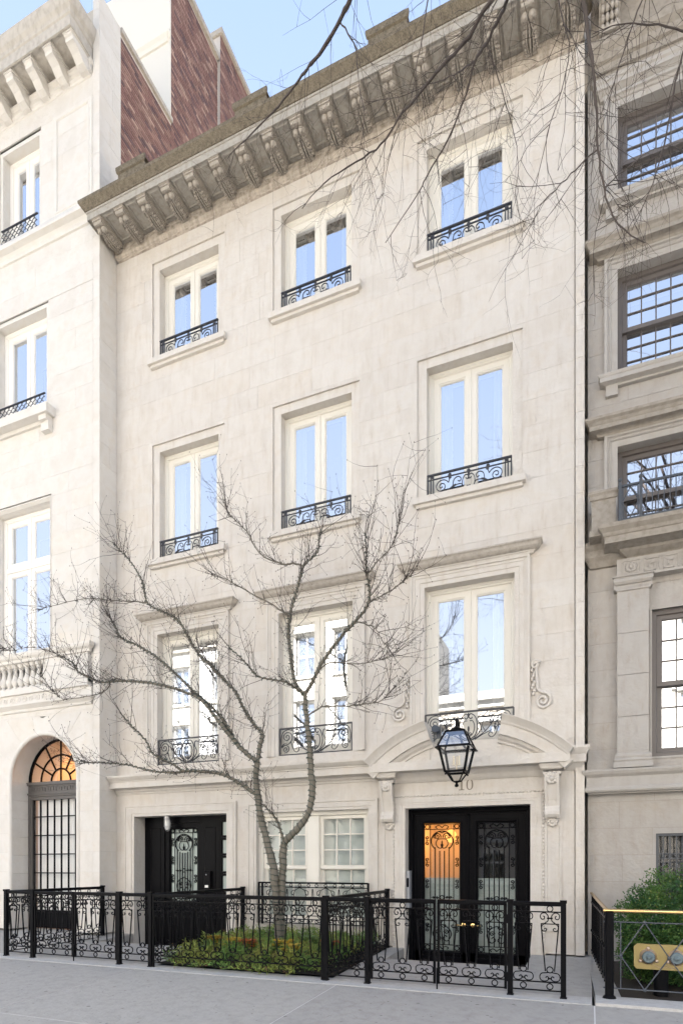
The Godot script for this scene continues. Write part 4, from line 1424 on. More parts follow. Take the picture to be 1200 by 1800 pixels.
	for i in n:
		var a0 = PI * i / n
		var a1 = PI * (i + 1) / n
		var poly = PackedVector2Array()
		for k in 7:
			var a = lerpf(a0 + 0.002, a1 - 0.002, k / 6.0)
			poly.append(W(ax + cos(a) * (R + 0.03), sy + sin(a) * (R + 0.03)))
		var outer = []
		for k in 7:
			outer.append(lerpf(a1 - 0.002, a0 + 0.002, k / 6.0))
		for ca in [atan2(1.278, 1.242), PI - atan2(1.278, 1.242)]:
			if ca > a0 and ca < a1:
				outer.append(ca)
		outer.sort()
		outer.reverse()
		for a in outer:
			# outer edge on the rectangle
			var s = minf((1.24 if absf(cos(a)) < 0.0001 else 1.242 / maxf(absf(cos(a)), 0.0001)), 1.278 / maxf(sin(a), 0.0001))
			poly.append(W(ax + cos(a) * s, sy + sin(a) * s))
		var vm = MB.new()
		vm.extrude(poly, zf - 0.03, zf)
		put("voussoir", vm, M.left_stone[i % 5], ar)
	var roll = MB.new()
	var path = PackedVector3Array([V(ax + R + 0.03, 0.13, zf - 0.02), V(ax + R + 0.03, sy, zf - 0.02)])
	for i in 25:
		var a = PI * i / 24.0
		path.append(V(ax + cos(a) * (R + 0.03), sy + sin(a) * (R + 0.03), zf - 0.02))
	path.append(V(ax - R - 0.03, 0.13, zf - 0.02))
	roll.tube(path, 0.05, 10)
	put("arch_roll", roll, M.left_trim, ar)
	var soff = MB.new()
	for i in 24:
		var a0 = PI * i / 24.0
		var a1 = PI * (i + 1) / 24.0
		var n0 = V(-cos(a0), -sin(a0), 0)
		var n1 = V(-cos(a1), -sin(a1), 0)
		soff.quads([V(ax, sy, zf) - n0 * R, V(ax, sy, zf) - n1 * R, V(ax, sy, -0.75) - n1 * R, V(ax, sy, -0.75) - n0 * R], [n0, n1, n1, n0])
	put("arch_soffit", soff, M.left_trim, ar)
	for s in [-1.0, 1.0]:
		for k in 8:
			var j = MB.new()
			var y0: float = 0.13 + k * 0.386
			j.box(ax + s * R - 0.02, ax + s * R + 0.02, y0 + 0.003, y0 + 0.383, -0.05, zf - 0.0)
			put("jamb_stone", j, M.left_stone[k % 5], ar)
	var df = MB.new()
	df.frame([W(0.0, -0.1), W(0.0, 0.02), W(-0.05, 0.02), W(-0.06, 0.0), W(-0.12, 0.0), W(-0.12, -0.1)], ax - R, ax + R, 0.13, 2.98, "ltr")
	df.box(ax - R, ax + R, 2.97, 3.0, -0.1, 0.045)
	df.box(ax - R, ax + R, 3.0, 3.17, -0.1, 0.015)
	df.box(ax - R, ax + R, 3.17, 3.235, -0.1, 0.05)
	# key pattern on the transom panel
	for i in 11:
		var x: float = ax - R + 0.12 + i * 0.155
		for q in [[0.0, 0.12, 0.12, 0.135], [0.0, 0.015, 0.03, 0.135], [0.0, 0.09, 0.03, 0.045], [0.075, 0.09, 0.03, 0.1], [0.04, 0.09, 0.085, 0.1]]:
			df.box(x + q[0], x + q[1], 3.005 + q[2], 3.005 + q[3], 0.01, 0.027)
	put("door_frame", df, M.taupe_door, ar)
	var gw = (2.0 * R - 0.24) / 8.0
	var mu = MB.new()
	for i in 9:
		var x: float = ax - R + 0.12 + gw * i
		mu.box(x - 0.011, x + 0.011, 0.5, 2.9, -0.06, -0.03)
	for j in 7:
		mu.box(ax - R + 0.12, ax + R - 0.12, 0.5 + j * 0.4 - 0.011, 0.5 + j * 0.4 + 0.011, -0.06, -0.032)
	mu.box(ax - R + 0.1, ax + R - 0.1, 0.13, 0.5, -0.07, -0.01)
	put("muntin_grid", mu, M.black_paint, ar)
	for i in 8:
		for j in 6:
			var x: float = ax - R + 0.12 + gw * i
			var p = MB.new()
			p.quad(V(x + 0.016, 0.514 + j * 0.4, -0.05), V(x + gw - 0.016, 0.514 + j * 0.4, -0.05), V(x + gw - 0.016, 0.886 + j * 0.4, -0.05), V(x + 0.016, 0.886 + j * 0.4, -0.05), V(0, 0, 1))
			put("pane", p, M.pane, ar)
	drape(ar, ax - R + 0.12, ax + R - 0.12, 0.3, 2.95, -0.16, M.curtain, 0.025, 0.075)
	var fan = MB.new()
	for rr in [R - 0.02, R * 0.62, R * 0.3]:
		var p = PackedVector3Array()
		for i in 19:
			var a = PI * i / 18.0
			p.append(V(ax + cos(a) * rr, 3.23 + sin(a) * rr, -0.03))
		fan.tube(p, 0.035 if rr > 0.8 else 0.02, 6)
	for i in 5:
		var a = PI * (i + 1) / 6.0
		var r0: float = 0.0 if i == 2 else R * 0.3
		fan.tube(PackedVector3Array([V(ax + cos(a) * r0, 3.23 + sin(a) * r0, -0.03), V(ax + cos(a) * R, 3.23 + sin(a) * R, -0.03)]), 0.02, 6)
	put("fanlight_bars", fan, M.black_paint, ar)
	var fg = MB.new()
	var fp = PackedVector2Array()
	for i in 25:
		fp.append(W(ax + cos(PI * i / 24.0) * R, 3.23 + sin(PI * i / 24.0) * R))
	var tr = Geometry2D.triangulate_polygon(fp)
	for k in range(0, tr.size(), 3):
		fg.tri(V(fp[tr[k]].x, fp[tr[k]].y, -0.045), V(fp[tr[k + 1]].x, fp[tr[k + 1]].y, -0.045), V(fp[tr[k + 2]].x, fp[tr[k + 2]].y, -0.045), V(0, 0, 1))
	put("fanlight_glass", fg, M.pane, ar)
	room_box(ar, ax - 1.2, ax + 1.2, 0.1, 4.6, -2.6, -0.75, M.room)
	# brick side wall above the neighbour's roof, penthouse set back behind it
	var z_far = -3.6
	bricks(b, "brick_side_wall", [[-0.13, -1.75, 13.4, 18.35], [-1.75, -3.6, 13.4, 22.05]], -8.8)
	bricks(b, "brick_chimney", [[-3.62, -5.0, 13.4, 22.7]], -8.72)
	var cpn = MB.new()
	cpn.box(-9.15, -8.76, 18.36, 18.46, -1.75, -0.12)
	put("coping", cpn, M.hood, b)
	var cp2 = MB.new()
	cp2.box(-9.15, -8.74, 22.06, 22.2, -3.6, -1.7)
	put("coping", cp2, M.hood, b)
	var cp3 = MB.new()
	cp3.box(-9.6, -8.66, 22.71, 22.84, -5.05, -3.58)
	put("coping", cp3, M.hood, b)
	var ch = MB.new()
	ch.box(-9.5, -8.735, 13.0, 22.7, -4.99, -3.63)
	put("chimney_core", ch, M.brick_mortar, b)
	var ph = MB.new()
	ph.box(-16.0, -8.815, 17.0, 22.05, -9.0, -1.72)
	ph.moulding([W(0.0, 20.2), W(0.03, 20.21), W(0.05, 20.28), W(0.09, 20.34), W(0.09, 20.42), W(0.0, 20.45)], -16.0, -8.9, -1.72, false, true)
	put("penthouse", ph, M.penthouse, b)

func bricks(parent: Node3D, called: String, runs: Array, x: float) -> void:
	var g = RandomNumberGenerator.new()
	g.seed = 17
	var back = MB.new()
	for r in runs:
		back.quad(V(x - 0.012, r[2], r[0]), V(x - 0.012, r[2], r[1]), V(x - 0.012, r[3], r[1]), V(x - 0.012, r[3], r[0]), V(1, 0, 0))
	var wall = put(called, back, M.brick_mortar, parent)
	var m = MB.new()
	m.tinted = true
	for r in runs:
		var y: float = r[2]
		var row = 0
		while y < r[3] - 0.05:
			var z: float = r[0] + (0.1 if row % 2 else 0.0)
			while z > r[1] + 0.02:
				var z0: float = minf(z, r[0])
				var z1 = maxf(z - 0.2, r[1])
				var k = g.randf()
				var c = Color(0.19, 0.105, 0.09) if k < 0.45 else (Color(0.24, 0.145, 0.12) if k < 0.72 else (Color(0.12, 0.075, 0.075) if k < 0.91 else Color(0.32, 0.215, 0.175)))
				m.col = c * g.randf_range(0.95, 1.3)
				m.col.a = 1.0
				var d = x + g.randf_range(-0.002, 0.002)
				m.quad(V(d, y, z0), V(d, y, z1), V(d, y + 0.054, z1), V(d, y + 0.054, z0), V(1, 0, 0))
				m.quad(V(d, y, z0), V(d, y, z1), V(x - 0.012, y, z1), V(x - 0.012, y, z0), V(0, -1, 0))
				m.quad(V(d, y, z0), V(d, y + 0.054, z0), V(x - 0.012, y + 0.054, z0), V(x - 0.012, y, z0), V(0, 0, 1))
				z -= 0.21
			y += 0.07
			row += 1
	var o = put("brick_courses", m, M.brick, wall)
	o.set_meta("kind", "stuff")

# ------------------------------------------------------------ right neighbour
func multi_sash(parent: Node3D, x0: float, x1: float, y0: float, y1: float, zf: float, nx: int, ny: int) -> void:
	var c = MB.new()
	c.frame([W(0.0, zf - 0.2), W(0.0, zf), W(-0.06, zf), W(-0.07, zf - 0.02), W(-0.07, zf - 0.2)], x0, x1, y0, y1, "ltrb")
	put("casing", c, M.taupe, parent)
	var ym = (y0 + y1) / 2.0
	for yy in [[ym - 0.03, y1 - 0.07, zf - 0.03], [y0 + 0.07, ym + 0.03, zf - 0.08]]:
		var xa = x0 + 0.07
		var xb = x1 - 0.07
		var s = MB.new()
		s.frame([W(0.0, yy[2] - 0.05), W(0.0, yy[2]), W(-0.06, yy[2]), W(-0.07, yy[2] - 0.02), W(-0.07, yy[2] - 0.04)], xa, xb, yy[0], yy[1], "ltrb")
		var gx = (xb - xa - 0.13) / nx
		var gy: float = (yy[1] - yy[0] - 0.13) / ny
		for i in nx - 1:
			s.bevel(xa + 0.065 + gx * (i + 1) - 0.008, xa + 0.065 + gx * (i + 1) + 0.008, yy[0] + 0.05, yy[1] - 0.05, yy[2] - 0.04, yy[2] - 0.006, 0.005)
		for j in ny - 1:
			s.bevel(xa + 0.05, xb - 0.05, yy[0] + 0.065 + gy * (j + 1) - 0.01, yy[0] + 0.065 + gy * (j + 1) + 0.01, yy[2] - 0.04, yy[2] - 0.008, 0.005)
		put("sash", s, M.taupe, parent)
		var g = RandomNumberGenerator.new()
		g.seed = int(y0 * 100)
		for i in nx:
			for j in ny:
				var p = MB.new()
				var px = xa + 0.065 + gx * i
				var py: float = yy[0] + 0.065 + gy * j
				# old panes sit a little out of true
				var t1 = g.randf_range(-0.0012, 0.0012)
				var t2 = g.randf_range(-0.0012, 0.0012)
				var z: float = yy[2] - 0.028
				p.quad(V(px + 0.008, py + 0.008, z + t1), V(px + gx - 0.008, py + 0.008, z - t2), V(px + gx - 0.008, py + gy - 0.008, z - t1), V(px + 0.008, py + gy - 0.008, z + t2), V(0, 0, 1))
				put("pane", p, M.glass, parent)

func build_right_building() -> void:
	var b = thing("grey_limestone_house", "greyer limestone house with small-paned windows, hooded sills and iron balcony", "house")
	var zf = -0.15
	var F = Transform3D(Basis(), V(0, 0, zf))
	var x0 = 0.384
	var x1 = 2.0
	var wins = [[11.22, 12.55], [8.62, 10.17], [6.2, 7.58]]
	var holes = []
	for w in wins:
		holes.append(rect(x0 - 0.18, x1 + 0.18, w[0] - 0.05, w[1] + 0.15))
	holes.append(rect(0.835, 2.45, 3.02, 5.13))
	holes.append(rect(0.886, 1.75, 0.9, 1.915))
	holes.append(rect(-0.05, 4.2, 2.53, 2.84))
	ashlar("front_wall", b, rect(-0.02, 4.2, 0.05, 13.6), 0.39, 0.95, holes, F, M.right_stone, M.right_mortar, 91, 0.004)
	var body = MB.new()
	body.box(-0.015, 4.2, -0.3, 20.0, -12.0, -2.0)
	body.box(-0.015, 4.2, 13.6, 20.0, -2.0, -0.85)
	body.box(-0.015, 0.02, -0.3, 13.6, -2.0, -0.85)
	body.box(4.16, 4.2, -0.3, 13.6, -2.0, -0.85)
	body.quad(V(-0.022, 0, zf), V(-0.022, 13.6, zf), V(-0.022, 13.6, -0.9), V(-0.022, 0, -0.9), V(-1, 0, 0))
	for a in minus(rect(-0.015, 4.2, 0.0, 13.6), [rect(x0, x1, 11.2, 12.55), rect(x0, x1, 8.6, 10.17), rect(x0, x1, 6.2, 7.58), rect(0.835, 2.45, 3.02, 5.13), rect(0.886, 1.75, 0.9, 1.915)]):
		var q: Rect2 = a
		body.box(q.position.x, q.end.x, q.position.y, q.end.y, -0.85, zf - 0.22)
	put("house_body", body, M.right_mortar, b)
	var k = 0
	for w in wins:
		var p = part("window", b)
		var a = MB.new()
		a.frame([W(0.18, zf), W(0.18, zf + 0.075), W(0.14, zf + 0.075), W(0.13, zf + 0.05), W(0.12, zf + 0.045), W(0.105, zf + 0.055), W(0.09, zf + 0.045), W(0.085, zf + 0.03), W(0.0, zf + 0.025), W(0.0, zf - 0.3)], x0, x1, w[0], w[1], "ltr")
		put("architrave", a, M.right_trim, p)
		multi_sash(p, x0, x1, w[0], w[1], zf - 0.13, 7, 3)
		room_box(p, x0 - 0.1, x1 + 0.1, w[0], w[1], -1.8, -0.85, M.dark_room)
		if k > 0:
			var t: float = w[1] + 0.16
			var h = MB.new()
			h.moulding([W(0.0, t), W(0.08, t + 0.005), W(0.09, t + 0.03), W(0.12, t + 0.045), W(0.19, t + 0.05), W(0.19, t + 0.11), W(0.2, t + 0.12), W(0.215, t + 0.15), W(0.245, t + 0.175), W(0.25, t + 0.21), W(0.0, t + 0.24)], x0 - 0.19, x1 + 0.19, zf)
			put("hood", h, M.right_hood, p)
		else:
			var h = MB.new()
			h.moulding([W(0.0, 12.70), W(0.04, 12.71), W(0.05, 12.75), W(0.10, 12.79), W(0.12, 12.80), W(0.12, 12.86), W(0.14, 12.88), W(0.15, 12.92), W(0.0, 12.95)], x0 - 0.19, x1 + 0.19, zf)
			put("hood", h, M.right_trim, p)
		if k < 2:
			var s = MB.new()
			var t: float = w[0]
			s.moulding([W(0.0, t - 0.17), W(0.06, t - 0.165), W(0.065, t - 0.14), W(0.1, t - 0.13), W(0.14, t - 0.12), W(0.14, t - 0.06), W(0.15, t - 0.05), W(0.16, t - 0.02), W(0.16, t - 0.01), W(-0.2, t + 0.005)], x0 - 0.1, x1 + 0.1, zf)
			put("sill", s, M.right_trim, p)
			for x in [x0 - 0.08, x1 + 0.08]:
				var br = MB.new()
				br.box(x - 0.08, x + 0.08, t - 0.29, t - 0.165, zf, zf + 0.06)
				put("sill_bracket", br, M.right_trim, p)
		k += 1
	# entablature at the head of the front, with a carved bracket
	var en = part("entablature", b)
	var e = MB.new()
	e.moulding([W(0.0, 12.98), W(0.05, 12.99), W(0.07, 13.05), W(0.1, 13.06), W(0.1, 13.16), W(0.14, 13.18), W(0.16, 13.26), W(0.22, 13.32), W(0.24, 13.40), W(0.1, 13.42), W(0.1, 13.95), W(0.16, 13.98), W(0.18, 14.1), W(0.5, 14.15), W(0.5, 14.4), W(0.6, 14.6), W(0.0, 14.7)], 0.02, 4.2, zf, false, false)
	put("entablature_moulding", e, M.right_hood, en)
	for x in [0.27, 1.6, 2.9]:
		var sc = MB.new()
		var poly = PackedVector2Array()
		for p in [W(0.1, 13.44), W(0.26, 13.44), W(0.27, 13.5), W(0.22, 13.54), W(0.2, 13.6), W(0.25, 13.7), W(0.32, 13.78), W(0.34, 13.86), W(0.44, 13.95), W(0.46, 14.15), W(0.1, 14.15)]:
			poly.append(p)
		sc.T = Transform3D(Basis(V(0, 0, 1), V(0, 1, 0), V(-1, 0, 0)), V(x, 0, zf))
		sc.extrude(poly, -0.14, 0.14, true)
		sc.T = Transform3D(Basis(), V(0, 0, zf))
		for i in 5:
			for s in [-0.09, -0.03, 0.03, 0.09]:
				sc.blob(V(x + s, 13.52 + i * 0.1, 0.24 + i * 0.03), V(0.035, 0.06, 0.04), 6, 4)
		put("carved_bracket", sc, M.carved, en)
	# balcony on the second floor
	var ba = part("balcony", b)
	var s = MB.new()
	s.moulding([W(0.0, 5.86), W(0.1, 5.87), W(0.12, 5.90), W(0.2, 5.95), W(0.22, 5.98), W(0.33, 6.0), W(0.42, 6.0), W(0.42, 6.09), W(0.435, 6.1), W(0.45, 6.14), W(0.5, 6.19), W(0.51, 6.24), W(0.0, 6.26)], 0.62, 4.2, zf, true, false)
	put("balcony_slab", s, M.right_hood, ba)
	var s2 = MB.new()
	s2.moulding([W(0.0, 5.84), W(0.04, 5.85), W(0.08, 5.93), W(0.12, 5.97), W(0.12, 6.07), W(0.15, 6.12), W(0.16, 6.18), W(0.0, 6.2)], 0.05, 4.2, zf, true, false)
	put("string_course", s2, M.right_hood, ba)
	var pd = MB.new()
	pd.box(0.03, 0.35, 6.24, 6.70, zf, zf + 0.36)
	pd.moulding([W(0.0, 6.66), W(0.02, 6.67), W(0.025, 6.72), W(0.045, 6.75), W(0.045, 6.78), W(0.0, 6.79)], 0.03, 0.35, zf + 0.36)
	pd.box(0.0, 0.36, 6.15, 6.24, zf, zf + 0.39)
	put("balcony_pedestal", pd, M.right_hood, ba)
	var r = MB.new()
	var zr = zf + 0.43
	r.T = Transform3D(Basis(), V(0, 0, zr))
	for y in [6.285, 6.755]:
		r.box(0.37, 4.1, y - 0.014, y + 0.014, -0.014, 0.014)
	for xx in [0.4, 0.66, 1.95]:
		r.box(xx - 0.02, xx + 0.02, 6.25, 6.80, -0.02, 0.02)
		r.blob(V(xx, 6.845, 0), V(0.028, 0.032, 0.028), 8, 6)
		r.box(xx - 0.012, xx + 0.012, 6.8, 6.82, -0.012, 0.012)
	r.frame([W(-0.025, 0.006), W(-0.035, 0.006)], 0.4, 0.66, 6.29, 6.75, "ltrb")
	for q in [[0.425, 6.52, 0.53, 6.73], [0.53, 6.73, 0.635, 6.52], [0.635, 6.52, 0.53, 6.31], [0.53, 6.31, 0.425, 6.52]]:
		r.bar(V(q[0], q[1], 0), V(q[2], q[3], 0), 0.013)
	for xx in [0.44, 0.62]:
		r.box(xx - 0.005, xx + 0.005, 6.29, 6.75, -0.005, 0.005)
	for i in 16:
		var xx = 0.73 + i * 0.072
		r.box(xx - 0.006, xx + 0.006, 6.29, 6.75, -0.006, 0.006)
	for i in 20:
		var xx = 2.03 + i * 0.1
		r.box(xx - 0.006, xx + 0.006, 6.29, 6.75, -0.006, 0.006)
	put("balcony_railing", r, M.grey_iron, ba)
	# key-pattern frieze, pilaster
	var fr = part("frieze", b)
	var f = MB.new()
	f.box(0.37, 4.2, 5.60, 5.87, zf, zf + 0.14)
	put("frieze_band", f, M.right_trim, fr)
	var ky = MB.new()
	for i in 9:
		var x = 0.73 + i * 0.235
		for q in [[0.0, 0.2, 0.17, 0.19], [0.0, 0.02, 0.0, 0.19], [0.0, 0.14, 0.0, 0.02], [0.12, 0.14, 0.0, 0.12], [0.05, 0.14, 0.1, 0.12], [0.05, 0.07, 0.05, 0.12], [0.18, 0.2, 0.0, 0.19]]:
			ky.box(x + q[0], x + q[1], 5.64 + q[2], 5.64 + q[3], zf + 0.135, zf + 0.155)
	put("key_pattern", ky, M.right_trim, fr)
	var ro = MB.new()
	ro.T = Transform3D(Basis(), V(0, 0, zf + 0.14))
	var g = RandomNumberGenerator.new()
	g.seed = 3
	ro.frame([W(0.0, 0.0), W(0.0, 0.012), W(-0.012, 0.012), W(-0.014, 0.0)], 0.43, 0.68, 5.635, 5.835, "ltrb")
	leaf_lump(ro, V(0.555, 5.735, 0.0), 0.1, g, 10)
	put("rosette", ro, M.right_trim, fr)
	var pi = part("pilaster", b)
	var sh = MB.new()
	for q in [[3.1, 3.6], [3.6, 4.2], [4.2, 4.8], [4.8, 5.46]]:
		sh.box(0.375, 0.785, q[0] + 0.003, q[1] - 0.003, zf, zf + 0.14)
	put("shaft", sh, M.right_trim, pi)
	var cap = MB.new()
	cap.moulding([W(0.0, 5.40), W(0.02, 5.41), W(0.02, 5.435), W(0.0, 5.44), W(0.0, 5.49), W(0.025, 5.50), W(0.05, 5.53), W(0.055, 5.565), W(0.04, 5.585), W(0.065, 5.595), W(0.065, 5.61), W(0.0, 5.612)], 0.375, 0.785, zf + 0.14)
	cap.box(0.33, 0.375, 5.44, 5.60, zf, zf + 0.14)
	cap.box(0.785, 0.83, 5.44, 5.60, zf, zf + 0.14)
	put("capital", cap, M.right_trim, pi)
	var ba2 = MB.new()
	ba2.moulding([W(0.0, 2.86), W(0.05, 2.862), W(0.05, 2.94), W(0.03, 2.95), W(0.045, 2.97), W(0.04, 2.99), W(0.02, 3.0), W(0.03, 3.03), W(0.025, 3.06), W(0.0, 3.07), W(0.0, 3.1)], 0.375, 0.785, zf + 0.14)
	ba2.box(-0.03, 0.33, 2.86, 3.0, zf, zf + 0.02)
	put("pilaster_base", ba2, M.right_trim, pi)
	var le = MB.new()
	le.moulding([W(0.0, 2.52), W(0.05, 2.525), W(0.065, 2.55), W(0.06, 2.585), W(0.04, 2.6), W(0.04, 2.74), W(0.06, 2.76), W(0.08, 2.78), W(0.10, 2.82), W(0.1, 2.845), W(0.0, 2.862)], -0.0, 4.2, zf + 0.11, true, false)
	le.box(-0.02, 4.2, 2.5, 2.86, zf, zf + 0.11)
	put("ledge", le, M.right_trim, b)
	# parlour window and barred basement window
	var w4 = part("window", b)
	var a4 = MB.new()
	a4.frame([W(0.03, zf), W(0.03, zf + 0.012), W(0.0, zf + 0.01), W(0.0, zf - 0.3)], 0.835, 2.45, 3.02, 5.13, "ltrb")
	put("architrave", a4, M.right_trim, w4)
	multi_sash(w4, 0.835, 2.45, 3.02, 5.13, zf - 0.06, 7, 3)
	room_box(w4, 0.8, 2.5, 3.0, 5.2, -1.8, -0.85, M.dark_room)
	var w5 = part("basement_window", b)
	var a5 = MB.new()
	a5.frame([W(0.0, zf), W(0.0, zf - 0.3)], 0.886, 1.75, 0.9, 1.915, "ltrb")
	put("reveal", a5, M.right_trim, w5)
	var g5 = MB.new()
	g5.frame([W(0.0, zf - 0.06), W(0.0, zf - 0.02), W(-0.035, zf - 0.02), W(-0.035, zf - 0.06)], 0.886, 1.75, 0.9, 1.915, "ltrb")
	for i in 9:
		g5.box(0.975 + i * 0.085, 0.99 + i * 0.085, 0.93, 1.89, zf - 0.05, zf - 0.035)
	for y in [1.55, 1.62, 1.1]:
		g5.box(0.91, 1.73, y, y + 0.012, zf - 0.05, zf - 0.03)
	for i in 9:
		ring_at(g5, 0.94 + i * 0.085, 1.585, 0.03, zf - 0.04)
		ring_at(g5, 0.94 + i * 0.085, 1.47, 0.036, zf - 0.04)
	put("window_grille", g5, M.grey_iron, w5)
	var gp = MB.new()
	gp.quad(V(0.886, 0.9, zf - 0.2), V(1.75, 0.9, zf - 0.2), V(1.75, 1.915, zf - 0.2), V(0.886, 1.915, zf - 0.2), V(0, 0, 1))
	put("pane", gp, M.pane, w5)
	room_box(w5, 0.8, 1.8, 0.8, 2.0, -1.6, -0.38, M.dark_cellar)

func ring_at(mb: MB, cx: float, cy: float, r: float, z: float) -> void:
	var p = PackedVector3Array()
	for i in 12:
		p.append(V(cx + cos(TAU * i / 12.0) * r, cy + sin(TAU * i / 12.0) * r, z))
	mb.tube(p, 0.006, 4, true)

# ------------------------------------------------------------ front railings
var lyre_mesh: ArrayMesh

func make_lyre() -> void:
	# one lyre-shaped panel of the railing, 0.236 wide, centred on x
	var m = MB.new()
	var w = 0.0075
	ring(m, 0, 0.972, 0.031, w, 16)
	ring(m, 0, 0.118, 0.032, w * 1.05, 16)
	ring(m, 0, 0.302, 0.033, w * 1.05, 16)
	# upper scrolls
	both(m, curve([W(-0.016, 0.868), W(-0.022, 0.90), W(-0.05, 0.926), W(-0.088, 0.918), W(-0.10, 0.885), W(-0.085, 0.857), W(-0.06, 0.862), W(-0.057, 0.885), W(-0.07, 0.89)], 5), w)
	both(m, curve([W(-0.016, 0.868), W(-0.022, 0.838), W(-0.05, 0.815), W(-0.082, 0.785), W(-0.088, 0.752), W(-0.07, 0.728), W(-0.045, 0.728), W(-0.034, 0.746), W(-0.048, 0.758), W(-0.06, 0.75)], 5), w)
	m.box(-0.03, 0.03, 0.86, 0.876, -0.009, 0.009)
	m.box(-0.03, 0.03, 0.80, 0.81, -0.007, 0.007)
	for s in [-1.0, 1.0]:
		m.bar(V(s * 0.03, 0.806, 0), V(s * 0.095, 0.806, 0), 0.012)
		m.tube(PackedVector3Array([V(s * 0.092, 0.808, 0), V(s * 0.088, 0.76, 0), V(s * 0.047, 0.285, 0)]), PackedFloat32Array([0.0075, 0.0095, 0.0085]), 4)
	# bottom trefoil
	both(m, curve([W(-0.02, 0.272), W(-0.05, 0.268), W(-0.088, 0.26), W(-0.105, 0.228), W(-0.095, 0.19), W(-0.06, 0.176), W(-0.025, 0.186), W(-0.012, 0.21), W(-0.028, 0.228), W(-0.045, 0.214)], 5), w)
	m.box(-0.022, 0.022, 0.198, 0.212, -0.008, 0.008)
	lyre_mesh = m.mesh()

func rail_run(parent: Node3D, length: float, gate: bool) -> void:
	# rails and lyres from x = 0 to length
	var t = MB.new()
	t.bevel(0.0, length, 1.012, 1.05, -0.02, 0.02, 0.006)
	t.box(0.0, length, 1.0, 1.013, -0.014, 0.014)
	put("top_rail", t, M.iron, parent)
	for y in [0.937, 0.165, 0.072]:
		var r = MB.new()
		r.box(0.0, length, y - 0.007, y + 0.007, -0.01, 0.01)
		put("rail", r, M.iron, parent)
	if gate:
		for x in [0.012, length - 0.012]:
			var s = MB.new()
			s.box(x - 0.014, x + 0.014, 0.06, 1.012, -0.014, 0.014)
			put("stile", s, M.iron, parent)
	var n = maxi(1, int(round(length / 0.238)))
	for i in n:
		place("lyre", lyre_mesh, M.iron, parent).position = V(length * (i + 0.5) / n, 0, 0)

func post(parent: Node3D, x: float, foot := 0.0) -> void:
	var p = MB.new()
	p.box(x - 0.028, x + 0.028, foot, 1.035, -0.028, 0.028)
	p.box(x - 0.036, x + 0.036, 1.035, 1.068, -0.036, 0.036)
	p.box(x - 0.036, x + 0.036, foot, foot + 0.012, -0.036, 0.036)
	put("post", p, M.iron, parent)

